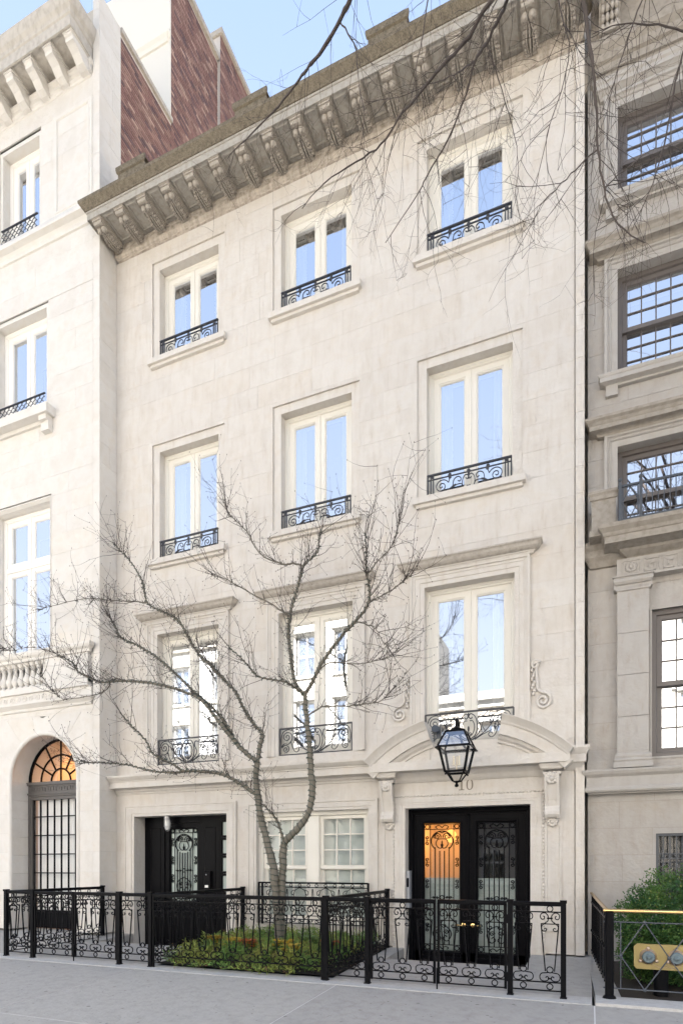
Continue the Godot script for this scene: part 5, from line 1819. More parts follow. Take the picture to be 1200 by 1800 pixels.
func build_fences() -> void:
	make_lyre()
	var z = 2.59
	var grp = "black wrought iron railings"
	var runs = [
		[-8.68, -8.10, "short black iron railing panel at the left corner of the forecourt", true, true],
		[-6.38, -5.81, "short black iron railing panel between the left gate and the planting bed", true, true],
		[-5.78, -3.11, "long black iron railing in front of the planting bed", false, false],
		[-3.08, -2.52, "short black iron railing panel between planting bed and main gate", true, true],
		[-0.82, -0.26, "short black iron railing panel at the right end before the boxwood", true, true]]
	for r in runs:
		var f = thing("iron_railing", r[2], "railing", V(r[0], 0.006, z), grp)
		var len: float = r[1] - r[0]
		rail_run(f, len, false)
		if r[3]:
			post(f, 0.0)
		if r[4]:
			post(f, len)
		if not r[3]:
			for x in [0.02, len - 0.02]:
				var b = MB.new()
				b.box(x - 0.012, x + 0.012, 0.0, 1.0, -0.012, 0.012)
				put("stile", b, M.iron, f)
	var gates = [
		[-8.06, -7.262, "black iron gate leaf nearest the arched doorway, in front of the side entrance"],
		[-7.238, -6.42, "black iron gate leaf in front of the side entrance, nearer the planting bed"],
		[-2.48, -1.672, "black iron gate leaf before the main door, nearer the planting bed"],
		[-1.65, -0.86, "black iron gate leaf before the main door, nearer the boxwood"]]
	for i in gates.size():
		var r: Array = gates[i]
		var f = thing("iron_gate", r[2], "gate", V(r[0], 0.006, z), "forecourt gates")
		var len: float = r[1] - r[0]
		rail_run(f, len, true)
		for y in [0.2, 0.85]:
			var h = MB.new()
			var x: float = -0.006 if i % 2 == 0 else len + 0.006
			h.box(x - 0.012, x + 0.012, y - 0.05, y + 0.05, -0.012, 0.02)
			put("hinge", h, M.iron, f)
		if i % 2 == 1:
			var b = MB.new()
			b.tube(PackedVector3Array([V(0.0, 0.0, 0.022), V(0.0, 0.25, 0.022)]), 0.009, 6)
			put("drop_bolt", b, M.iron, f)
	var sides = [
		[-8.68, 0.5, "black iron side railing running back beside the arched doorway"],
		[-5.83, 0.06, "black iron side railing between side entrance path and planting bed"],
		[-3.08, 0.06, "black iron side railing between planting bed and main door path"]]
	for r in sides:
		var f = thing("iron_railing", r[2], "railing", V(r[0], 0.006, z - 0.04), grp)
		f.rotation.y = PI / 2.0
		var len: float = z - 0.04 - r[1]
		rail_run(f, len, false)
		post(f, len, 0.1)
	# low railing under the sash windows
	var lw = thing("window_railing", "low black iron railing with looped scrolls under the paired sash windows", "railing", V(-5.47, 0.43, 0.1))
	var L = 2.07
	for y in [0.73, 0.645, 0.09, 0.02]:
		var t = MB.new()
		t.box(0.0, L, y - 0.008 if y < 0.7 else y - 0.02, y + 0.008, -0.014, 0.014)
		put("rail", t, M.iron, lw)
	for x in [0.0, 0.07, L]:
		var t = MB.new()
		t.box(x - 0.015, x + 0.015, -0.01, 0.73, -0.015, 0.015)
		put("post", t, M.iron, lw)
	var sm = MB.new()
	for x in [-0.17, 0.0, 0.17]:
		ring(sm, x, 0.68, 0.026, 0.007, 12)
	for x in [-0.17, 0.0, 0.17]:
		ring(sm, x, 0.055, 0.024, 0.007, 12)
	both(sm, curve([W(0.0, 0.64), W(-0.10, 0.58), W(-0.11, 0.46), W(-0.05, 0.36), W(0.0, 0.30)], 6), 0.007)
	both(sm, curve([W(-0.10, 0.6), W(-0.16, 0.57), W(-0.15, 0.51), W(-0.12, 0.53)], 5), 0.007)
	both(sm, curve([W(0.0, 0.30), W(-0.12, 0.24), W(-0.15, 0.15), W(-0.08, 0.10), W(-0.05, 0.16), W(-0.09, 0.17)], 5), 0.007)
	both(sm, curve([W(-0.24, 0.62), W(-0.22, 0.4), W(-0.19, 0.3), W(-0.14, 0.28)], 5), 0.007)
	var sme = sm.mesh()
	for i in 4:
		place("scroll_panel", sme, M.iron, lw).position = V(0.32 + i * 0.49, 0, 0)
	# --- bed with boxwood next door: brass-capped railing
	var rp = thing("brass_capped_railing", "iron railing with polished brass handrail round the boxwood bed", "railing", V(0.2, 0.02, 2.5))
	var ps = MB.new()
	ps.lathe([W(0.0, 0.0), W(0.07, 0.0), W(0.07, 0.015), W(0.062, 0.03), W(0.045, 0.045), W(0.045, 0.93), W(0.0, 0.93)], 18)
	put("post", ps, M.iron, rp)
	var br = MB.new()
	br.tube(PackedVector3Array([V(-0.06, 0.95, 0), V(2.4, 0.95, 0)]), 0.021, 10)
	put("handrail", br, M.polished_brass, rp)
	var sr = MB.new()
	sr.tube(PackedVector3Array([V(-0.02, 0.95, 0), V(-0.17, 1.03, -2.5)]), 0.022, 8)
	put("side_handrail", sr, M.polished_brass, rp)
	var lat = MB.new()
	for y in [0.83, 0.12]:
		lat.tube(PackedVector3Array([V(-0.06, y, 0), V(2.4, y, 0)]), 0.0085, 6)
	lat.bar(V(0.11, 0.12, 0), V(0.11, 0.83, 0), 0.012)
	lat.bar(V(0.02, 0.47, 0), V(0.13, 0.47, 0), 0.012)
	for i in 5:
		var x = 0.11 + i * 0.46
		lat.bar(V(x, 0.47, 0), V(x + 0.23, 0.83, 0), 0.012)
		lat.bar(V(x + 0.23, 0.83, 0), V(x + 0.46, 0.47, 0), 0.012)
		lat.bar(V(x, 0.47, 0), V(x + 0.23, 0.12, 0), 0.012)
		lat.bar(V(x + 0.23, 0.12, 0), V(x + 0.46, 0.47, 0), 0.012)
		for q in [[x, 0.47], [x + 0.23, 0.83], [x + 0.23, 0.12]]:
			lat.blob(V(q[0], q[1], 0), V(0.02, 0.02, 0.016), 8, 6)
	put("lattice", lat, M.grey_iron, rp)
	for i in 12:
		var t = (i + 0.5) / 12.0
		var a = MB.new()
		var xx = lerpf(0.0, -0.17, t)
		var zz = lerpf(-0.1, -2.45, t)
		a.bar(V(xx, 0.06 + t * 0.1, zz), V(xx, 0.95 + t * 0.07, zz), 0.016)
		a.blob(V(xx, 0.5, zz), V(0.022, 0.026, 0.022), 8, 6)
		put("baluster", a, M.iron, rp)
	var b2 = MB.new()
	b2.tube(PackedVector3Array([V(0, 0.12, 0), V(-0.17, 0.2, -2.5)]), 0.012, 6)
	b2.tube(PackedVector3Array([V(0, 0.83, 0), V(-0.17, 0.9, -2.5)]), 0.012, 6)
	put("side_rail", b2, M.iron, rp)

func leaf(m: MB, p: Vector3, dir: Vector3, side: Vector3, l: float, w: float) -> void:
	# a folded leaf of four triangles
	var up = dir.cross(side).normalized()
	var tip = p + dir * l
	var mid = p + dir * l * 0.5
	m.tri(p, mid + side * w + up * w * 0.3, tip, up)
	m.tri(p, mid - side * w + up * w * 0.3, tip, up)

func rand_dir(g: RandomNumberGenerator) -> Vector3:
	var z = g.randf_range(-1, 1)
	var a = g.randf_range(0, TAU)
	var r = sqrt(1.0 - z * z)
	return V(r * cos(a), z, r * sin(a))

func build_plants() -> void:
	var g = RandomNumberGenerator.new()
	g.seed = 77
	# soil of both beds
	var so = MB.new()
	so.quad(V(-5.84, 0.03, 2.42), V(-3.06, 0.03, 2.42), V(-3.06, 0.14, 0.0), V(-5.84, 0.14, 0.0), Vector3.UP)
	structure("planting_bed_soil", so, M.soil)
	# low evergreen ground cover
	var gc = MB.new()
	gc.tinted = true
	var hn = noise(0.9, 4, 3)
	for i in 24000:
		var x = g.randf_range(-5.72, -3.16)
		var z = g.randf_range(0.15, 2.62)
		if z > 2.45 and (x < -5.45 or x > -3.5 or g.randf() < 0.35):
			continue
		var hh = 0.08 + 0.24 * clampf(0.5 + hn.get_noise_2d(x * 2.5, z * 2.5), 0.0, 1.0)
		hh *= clampf((2.72 - z) * 2.2, 0.25, 1.0)
		var y = 0.05 + (2.42 - z) * 0.03 + hh * sqrt(g.randf())
		var tone = hn.get_noise_2d(x * 1.7 + 9.0, z * 1.7)
		var c = Color(0.12, 0.23, 0.05).lerp(Color(0.30, 0.33, 0.07), clampf(tone * 1.5 + 0.4, 0, 1))
		if g.randf() < 0.12:
			c = Color(0.16, 0.10, 0.04)
		gc.col = c * g.randf_range(0.7, 1.25)
		var d = (rand_dir(g) * 0.8 + V(0, 0.55, 0.25)).normalized()
		var s = d.cross(rand_dir(g)).normalized()
		leaf(gc, V(x, y, z), d, s, g.randf_range(0.04, 0.085), g.randf_range(0.005, 0.010))
	var go = put("ground_cover", gc, M.foliage, self)
	go.set_meta("kind", "stuff")
	tag(go, "low feathery evergreen ground cover filling the railed planting bed", "ground cover")
	# winter flowers between the ground cover
	var blooms = [
		[-4.86, 1.9, Color(0.55, 0.36, 0.03), "yellow flower clump left of the tree trunk behind the railing"],
		[-4.60, 1.95, Color(0.42, 0.10, 0.02), "red-orange flower clump just left of the tree trunk in the bed"],
		[-4.10, 1.8, Color(0.58, 0.38, 0.03), "bright yellow flower clump right of the tree trunk"],
		[-3.78, 2.15, Color(0.50, 0.36, 0.05), "yellow flower clump near the right end of the bed railing"],
		[-5.3, 1.7, Color(0.48, 0.30, 0.03), "amber flower clump at the left end of the bed"],
		[-3.95, 1.2, Color(0.20, 0.30, 0.10), "pale green leafy clump behind the yellow flowers"],
		[-3.45, 1.6, Color(0.40, 0.10, 0.03), "rust-red flower clump beside the right side railing"]]
	for b in blooms:
		var f = thing("flower_clump", b[3], "flower", V(b[0], 0.08, b[1]), "flowers in the planting bed")
		var lv = MB.new()
		var fl = MB.new()
		lv.tinted = true
		fl.tinted = true
		for i in 60:
			lv.col = Color(0.08, 0.14, 0.04) * g.randf_range(0.7, 1.4)
			var d = (rand_dir(g) + V(0, 0.8, 0)).normalized()
			leaf(lv, V(0, 0.06, 0) + d * 0.04, d, d.cross(rand_dir(g)).normalized(), 0.24, 0.025)
		for i in 80:
			var cc: Color = b[2]
			fl.col = cc * g.randf_range(0.7, 1.35)
			var o = V(g.randf_range(-0.12, 0.12), g.randf_range(0.2, 0.3), g.randf_range(-0.1, 0.1))
			for k in 5:
				var a = TAU * k / 5.0
				var d = V(cos(a), 0.25, sin(a)).normalized()
				leaf(fl, o, d, d.cross(Vector3.UP).normalized(), 0.045, 0.018)
		put("leaves", lv, M.foliage, f)
		put("petals", fl, M.foliage, f)
	# boxwood next door
	var bx = thing("boxwood_shrub", "rounded dense green boxwood shrub behind the brass handrail", "shrub", V(1.0, 0.03, 1.05))
	var st = MB.new()
	for i in 9:
		var a = TAU * i / 9.0
		st.tube(PackedVector3Array([V(0, 0, 0), V(cos(a) * 0.12, 0.3, sin(a) * 0.12), V(cos(a) * 0.35, 0.75, sin(a) * 0.35)]), PackedFloat32Array([0.03, 0.018, 0.006]), 5)
	put("stems", st, M.dark_bark, bx)
	var fo = MB.new()
	fo.tinted = true
	var bn = noise(1.0, 12, 3)
	var lobes = [[V(0.0, 0.78, 0.0), V(0.60, 0.62, 0.62)], [V(-0.3, 0.62, 0.25), V(0.42, 0.5, 0.45)], [V(0.5, 0.75, 0.1), V(0.6, 0.62, 0.55)], [V(0.05, 0.35, 0.55), V(0.5, 0.36, 0.4)], [V(-0.28, 0.3, 0.3), V(0.36, 0.32, 0.35)]]
	for i in 52000:
		var lb: Array = lobes[g.randi() % lobes.size()]
		var d = rand_dir(g)
		var rr = 0.86 + 0.34 * bn.get_noise_3d(d.x * 2.2 + lb[0].x * 3.0, d.y * 2.2, d.z * 2.2) * 1.4
		var p: Vector3 = lb[0] + d * lb[1] * rr * (1.04 - 0.3 * pow(g.randf(), 2.0))
		if p.x < -0.72 or p.y < 0.03 or p.z > 1.1:
			continue
		var t = clampf(bn.get_noise_3d(p.x * 3.0, p.y * 3.0, p.z * 3.0) + 0.5, 0, 1)
		fo.col = Color(0.022, 0.085, 0.022).lerp(Color(0.075, 0.15, 0.025), t) * g.randf_range(0.65, 1.3)
		if g.randf() < 0.05:
			fo.col = Color(0.16, 0.20, 0.04)
		var dd = (d * 0.7 + rand_dir(g) * 0.8 + V(0, 0.25, 0)).normalized()
		leaf(fo, p, dd, dd.cross(rand_dir(g)).normalized(), g.randf_range(0.022, 0.038), g.randf_range(0.008, 0.013))
	put("foliage", fo, M.foliage, bx)
	var bs = MB.new()
	bs.box(0.06, 4.2, -0.3, 0.03, 2.4, 2.8)
	var kb = put("bed_kerb", bs, M.granite, self)
	kb.set_meta("kind", "structure")
	var bs2 = MB.new()
	bs2.quad(V(0.06, 0.03, 2.4), V(0.32, 0.03, 2.4), V(0.18, 0.09, -0.15), V(-0.03, 0.09, -0.15), Vector3.UP)
	bs2.quad(V(0.06, 0.03, 2.8), V(0.06, -0.3, 2.8), V(-0.03, -0.3, -0.15), V(-0.03, 0.09, -0.15), V(-1, 0, 0))
	var kb2 = put("bed_side_kerb", bs2, M.slab[0], self)
	kb2.set_meta("kind", "structure")
	var so2 = MB.new()
	so2.quad(V(0.2, 0.012, 2.4), V(4.2, 0.012, 2.4), V(4.2, 0.05, -0.15), V(0.1, 0.05, -0.15), Vector3.UP)
	structure("boxwood_bed_soil", so2, M.soil)
	build_tree(g)
	build_street_tree(g)

# a branch thing: polyline with tapering radius, plus procedural side twigs with buds
func limb(m: MB, pts: PackedVector3Array, r0: float, r1: float, g: RandomNumberGenerator, k := 7, wob := 0.012) -> PackedVector3Array:
	# smooth and roughen
	var out = PackedVector3Array()
	var rad = PackedFloat32Array()
	var n = pts.size()
	for i in n - 1:
		var p0 = pts[maxi(i - 1, 0)]
		var p3 = pts[mini(i + 2, n - 1)]
		for s in 4:
			var t = s / 4.0
			var q = pts[i].cubic_interpolate(pts[i + 1], p0, p3, t)
			if i + s > 0:
				q += rand_dir(g) * wob * 0.5
			out.append(q)
			rad.append(lerpf(r0, r1, (i + t) / (n - 1.0)) * g.randf_range(0.9, 1.12))
	out.append(pts[n - 1])
	rad.append(r1)
	m.tube(out, rad, k)
	return out

func twig(m: MB, p: Vector3, d: Vector3, l: float, r: float, g: RandomNumberGenerator, depth: int, sag := 0.0, bud := 0.0) -> void:
	var pts = PackedVector3Array([p])
	var rad = PackedFloat32Array([r])
	var n = 5
	var q = p
	var dir = d
	for i in n:
		dir = (dir + rand_dir(g) * 0.22 + V(0, sag, 0)).normalized()
		q += dir * l / n
		pts.append(q)
		rad.append(lerpf(r, r * 0.35, (i + 1.0) / n))
		if depth > 0 and i > 0 and g.randf() < 0.62:
			var sd = (dir * 0.6 + rand_dir(g) * 0.9).normalized()
			twig(m, q, sd, l * g.randf_range(0.35, 0.65), r * 0.6, g, depth - 1, sag, bud)
	m.tube(pts, rad, 4 if r > 0.004 else 3)
	if bud > 0.0:
		m.blob(q + dir * bud, V(bud * 0.55, bud * 1.2, bud * 0.55), 5, 4)

func build_small_things() -> void:
	# --- lantern over the main door
	var L = thing("lantern", "large black glazed lantern on a gooseneck arm above the main door", "lantern", V(-1.766, 0, 0.9))
	var arm = MB.new()
	arm.tube(PackedVector3Array([V(0, 3.42, 0), V(0, 3.52, 0), V(0, 3.56, -0.02), V(0, 3.58, -0.06), V(0, 3.56, -0.11), V(0, 3.50, -0.14), V(0, 3.40, -0.2), V(0, 3.30, -0.4), V(0, 3.25, -0.8)]), 0.02, 8)
	arm.lathe([W(0.0, 0.02), W(0.05, 0.015), W(0.06, 0.0)], 12, V(0, 3.25, -0.8))
	put("arm", arm, M.iron, L)
	var cap = MB.new()
	cap.lathe([W(0.0, 3.46), W(0.03, 3.455), W(0.05, 3.44), W(0.085, 3.42), W(0.088, 3.41), W(0.04, 3.41), W(0.05, 3.40), W(0.09, 3.385), W(0.1, 3.375)], 16)
	put("cap", cap, M.iron, L)
	var levels = [[3.375, 0.13], [3.16, 0.225], [3.13, 0.207], [2.80, 0.138]]
	var cor = func(l: Array, k: int) -> Vector3:
		var s: Array = [[-1, -1], [1, -1], [1, 1], [-1, 1]][k % 4]
		return V(s[0] * l[1], l[0], s[1] * l[1])
	var fr = MB.new()
	for k in 4:
		fr.bar(cor.call(levels[0], k), cor.call(levels[1], k), 0.022)
		fr.bar(cor.call(levels[2], k), cor.call(levels[3], k), 0.032)
		fr.bar(cor.call(levels[0], k), cor.call(levels[0], k + 1), 0.022)
		fr.bar(cor.call(levels[3], k), cor.call(levels[3], k + 1), 0.03)
	# eaves
	for k in 4:
		var a: Vector3 = cor.call([3.165, 0.22], k)
		var b: Vector3 = cor.call([3.165, 0.22], k + 1)
		var c: Vector3 = cor.call([3.135, 0.26], k + 1)
		var d: Vector3 = cor.call([3.135, 0.26], k)
		fr.quad(a, b, c, d, Vector3.UP)
		fr.quad(a - V(0, 0.03, 0), b - V(0, 0.03, 0), c - V(0, 0.012, 0), d - V(0, 0.012, 0), Vector3.DOWN)
		fr.quad(c, d, d - V(0, 0.012, 0), c - V(0, 0.012, 0), c + d - V(0, 6.27, 0))
	fr.box(-0.13, 0.13, 3.365, 3.385, -0.13, 0.13)
	put("frame", fr, M.iron, L)
	for k in 4:
		for q in [[levels[0], levels[1]], [levels[2], levels[3]]]:
			var p = MB.new()
			p.quad(cor.call(q[0], k), cor.call(q[0], k + 1), cor.call(q[1], k + 1), cor.call(q[1], k), cor.call(q[1], k) + cor.call(q[1], k + 1) - V(0, q[1][0] * 2.0, 0))
			put("pane", p, M.lantern_glass if q[0][0] > 3.3 else M.pane, L)
	var ft = MB.new()
	for k in 4:
		var c: Vector3 = cor.call([2.80, 0.133], k)
		ft.blob(c - V(0, 0.035, 0), V(0.014, 0.014, 0.014), 8, 6)
		ft.tube(PackedVector3Array([c, c * V(0.75, 1, 0.75) - V(0, 0.05, 0), c * V(0.4, 1, 0.4) - V(0, 0.13, 0), V(0, 2.655, 0)]), 0.011, 6)
	ft.lathe([W(0.0, 2.68), W(0.03, 2.67), W(0.035, 2.655), W(0.015, 2.64), W(0.018, 2.63), W(0.03, 2.61), W(0.026, 2.59), W(0.0, 2.58)], 12)
	put("finial", ft, M.iron, L)
	var cd = MB.new()
	for k in 3:
		var a = TAU * k / 3.0 + 0.4
		var o = V(cos(a) * 0.045, 0, sin(a) * 0.045)
		cd.lathe([W(0.0, 3.03), W(0.014, 3.03), W(0.015, 2.91), W(0.024, 2.905), W(0.024, 2.895), W(0.0, 2.895)], 10, o)
	cd.lathe([W(0.0, 2.9), W(0.012, 2.9), W(0.012, 2.8), W(0.0, 2.8)], 8)
	put("candle_tubes", cd, M.candle, L)
	# --- flood light by the pediment
	var fl = thing("security_light", "small dark swivel flood light tucked behind the left half of the broken pediment", "light", V(-2.24, 3.42, 0.3))
	var fb = MB.new()
	fb.lathe([W(0.0, 0.0), W(0.03, 0.0), W(0.035, 0.03), W(0.055, 0.08), W(0.06, 0.13), W(0.0, 0.13)], 12)
	var fo = put("lamp_head", fb, M.grey_iron, fl)
	fo.rotation = V(1.3, 0.4, 0)
	fo.position = V(0, 0.11, 0)
	var fm = MB.new()
	fm.tube(PackedVector3Array([V(0, -0.03, 0), V(0.01, 0.05, 0), V(0, 0.11, 0)]), 0.014, 6)
	fm.box(0.03, 0.11, 0.02, 0.2, -0.05, 0.0)
	put("bracket", fm, M.grey_iron, fl)
	# --- house number cut into the lintel
	var num = TextMesh.new()
	var font = SystemFont.new()
	font.font_names = PackedStringArray(["Droid Serif"])
	num.font = font
	num.text = "10"
	num.font_size = 22
	num.pixel_size = 0.0105
	num.depth = 0.004
	var no = place("house_number", num, M.cut_letter, self)
	no.position = V(-1.80, 2.725, 0.0025)
	tag(no, "thin carved house number in the lintel, partly behind the lantern", "number")
	# --- jelly-jar light in the side entrance
	var jl = thing("bulkhead_light", "small caged jar light hanging from the side entrance soffit", "light", V(-7.66, 2.42, -0.15))
	jl.scale = Vector3.ONE * 1.3
	var jb = MB.new()
	jb.lathe([W(0.0, 0.0), W(0.055, 0.0), W(0.055, -0.03), W(0.05, -0.05), W(0.05, -0.06)], 14)
	put("base", jb, M.steel, jl)
	var jg = MB.new()
	jg.lathe([W(0.047, -0.05), W(0.05, -0.09), W(0.048, -0.16), W(0.035, -0.2), W(0.0, -0.215)], 14)
	put("glass_jar", jg, M.jar, jl)
	var jc = MB.new()
	for y in [-0.07, -0.15]:
		var p = PackedVector3Array()
		for i in 14:
			p.append(V(cos(TAU * i / 14.0) * 0.056, y, sin(TAU * i / 14.0) * 0.056))
		jc.tube(p, 0.004, 4, true)
	for i in 4:
		var a = TAU * i / 4.0 + 0.3
		jc.tube(PackedVector3Array([V(cos(a) * 0.055, -0.05, sin(a) * 0.055), V(cos(a) * 0.056, -0.15, sin(a) * 0.056), V(cos(a) * 0.03, -0.215, sin(a) * 0.03), V(0, -0.225, 0)]), 0.004, 4)
	put("cage", jc, M.steel, jl)
	# --- entry phone at the side entrance
	var ip = thing("entry_phone", "black entry phone box beside the side entrance door", "entry phone", V(-6.80, 1.18, -0.29))
	var pb = MB.new()
	pb.bevel(-0.075, 0.075, -0.17, 0.17, 0.0, 0.06, 0.012)
	put("housing", pb, M.black_paint, ip)
	var pc = MB.new()
	pc.blob(V(-0.02, 0.1, 0.06), V(0.016, 0.016, 0.008), 8, 6)
	put("camera_eye", pc, M.steel, ip)
	var pl = MB.new()
	pl.box(-0.045, 0.03, -0.15, -0.10, 0.06, 0.064)
	put("name_plate", pl, M.white, ip)
	# --- grey card reader on the reveal of the main door
	var cr = thing("door_closer_panel", "narrow grey metal panel fixed to the left jamb of the main door", "panel", V(-2.765, 0.75, -0.12))
	var cb = MB.new()
	cb.bevel(-0.025, 0.03, 0.0, 0.62, -0.07, 0.07, 0.006)
	put("plate", cb, M.steel_paint, cr)
	var cs = MB.new()
	cs.box(-0.015, 0.02, 0.35, 0.5, 0.07, 0.074)
	put("slot", cs, M.black_paint, cr)
	# --- fire department connection
	var fd = thing("fire_connection", "brass twin-inlet fire department connection on a black standpipe before the boxwood", "fire connection", V(0.73, 0.02, 2.2))
	var pp = MB.new()
	var oct = PackedVector2Array([W(-0.245, 0.30), W(0.245, 0.30), W(0.275, 0.33), W(0.275, 0.545), W(0.245, 0.575), W(-0.245, 0.575), W(-0.275, 0.545), W(-0.275, 0.33)])
	pp.extrude(oct, -0.02, 0.02, true)
	put("plate", pp, M.brass, fd)
	var sp = MB.new()
	sp.lathe([W(0.075, 0.0), W(0.075, 0.45)], 16, V(0, 0, -0.1))
	sp.box(-0.2, 0.2, 0.34, 0.52, -0.16, -0.02)
	put("standpipe", sp, M.iron, fd)
	for x in [-0.135, 0.135]:
		var rn = MB.new()
		rn.lathe([W(0.085, 0.0), W(0.085, 0.015), W(0.075, 0.03), W(0.066, 0.05), W(0.0, 0.05)], 20)
		for k in 3:
			var a = TAU * k / 3.0 + 0.5
			rn.blob(V(cos(a) * 0.092, 0.025, sin(a) * 0.092), V(0.02, 0.014, 0.02), 6, 4)
		var ro = put("swivel_ring", rn, M.dull_brass, fd)
		ro.transform = Transform3D(Basis(V(1, 0, 0), V(0, 0, 1), V(0, -1, 0)), V(x, 0.44, 0.02))
		var pg = MB.new()
		pg.lathe([W(0.066, 0.0), W(0.066, 0.04), W(0.055, 0.052), W(0.03, 0.052), W(0.028, 0.062), W(0.016, 0.07), W(0.012, 0.09), W(0.0, 0.092)], 18)
		var po = put("plug", pg, M.verdigris, fd)
		po.transform = Transform3D(Basis(V(1, 0, 0), V(0, 0, 1), V(0, -1, 0)), V(x, 0.44, 0.045))
	var chn = MB.new()
	for q in [[-0.11, 0.02], [0.16, 0.03]]:
		for i in 13:
			var t = i / 12.0
			ring_small(chn, V(q[0] + 0.02 + t * 0.18 * (1.0 if q[0] < 0 else -0.8), 0.36 - sin(t * PI) * 0.035, 0.03), 0.006, i % 2 == 0)
	put("chain", chn, M.dull_brass, fd)
	# --- hall lamp behind the main door, porch lamp behind the fanlight
	var hl = thing("hall_lamp", "warm hall lamp glowing behind the left leaf of the main door", "lamp", V(-2.28, 1.98, -1.15))
	var hb = MB.new()
	hb.blob(Vector3.ZERO, V(0.1, 0.12, 0.1), 14, 10)
	put("lamp_globe", hb, M.warm_glow, hl)
	var hr = MB.new()
	hr.tube(PackedVector3Array([V(0, 0.1, 0), V(0, 0.52, 0)]), 0.008, 6)
	put("stem", hr, M.brass, hl)
	var o1 = OmniLight3D.new()
	o1.name = "hall_lamp_light"
	o1.light_color = Color(1.0, 0.70, 0.38)
	o1.light_energy = 0.11
	o1.omni_range = 8.0
	o1.omni_attenuation = 2.0
	o1.light_size = 0.1
	o1.shadow_enabled = true
	hl.add_child(o1)
	var pl2 = thing("vestibule_lamp", "warm vestibule lamp behind the fanlight of the arched doorway", "lamp", V(-10.7, 3.75, -1.5))
	var vb = MB.new()
	vb.blob(Vector3.ZERO, V(0.12, 0.14, 0.12), 14, 10)
	put("lamp_globe", vb, M.warm_glow, pl2)
	var vr = MB.new()
	vr.tube(PackedVector3Array([V(0, 0.12, 0), V(0, 0.85, 0)]), 0.008, 6)
	put("stem", vr, M.brass, pl2)
	var o2 = OmniLight3D.new()
	o2.name = "vestibule_lamp_light"
	o2.light_color = Color(1.0, 0.70, 0.40)
	o2.light_energy = 0.28
	o2.omni_range = 8.0
	o2.omni_attenuation = 2.0
	o2.light_size = 0.12
	o2.shadow_enabled = true
	pl2.add_child(o2)

func ring_small(mb: MB, c: Vector3, r: float, flat: bool) -> void:
	var p = PackedVector3Array()
	for i in 8:
		var a = TAU * i / 8.0
		p.append(c + (V(cos(a) * r * 1.4, sin(a) * r, 0) if flat else V(cos(a) * r * 1.4, 0, sin(a) * r)))
	mb.tube(p, 0.0016, 3, true)

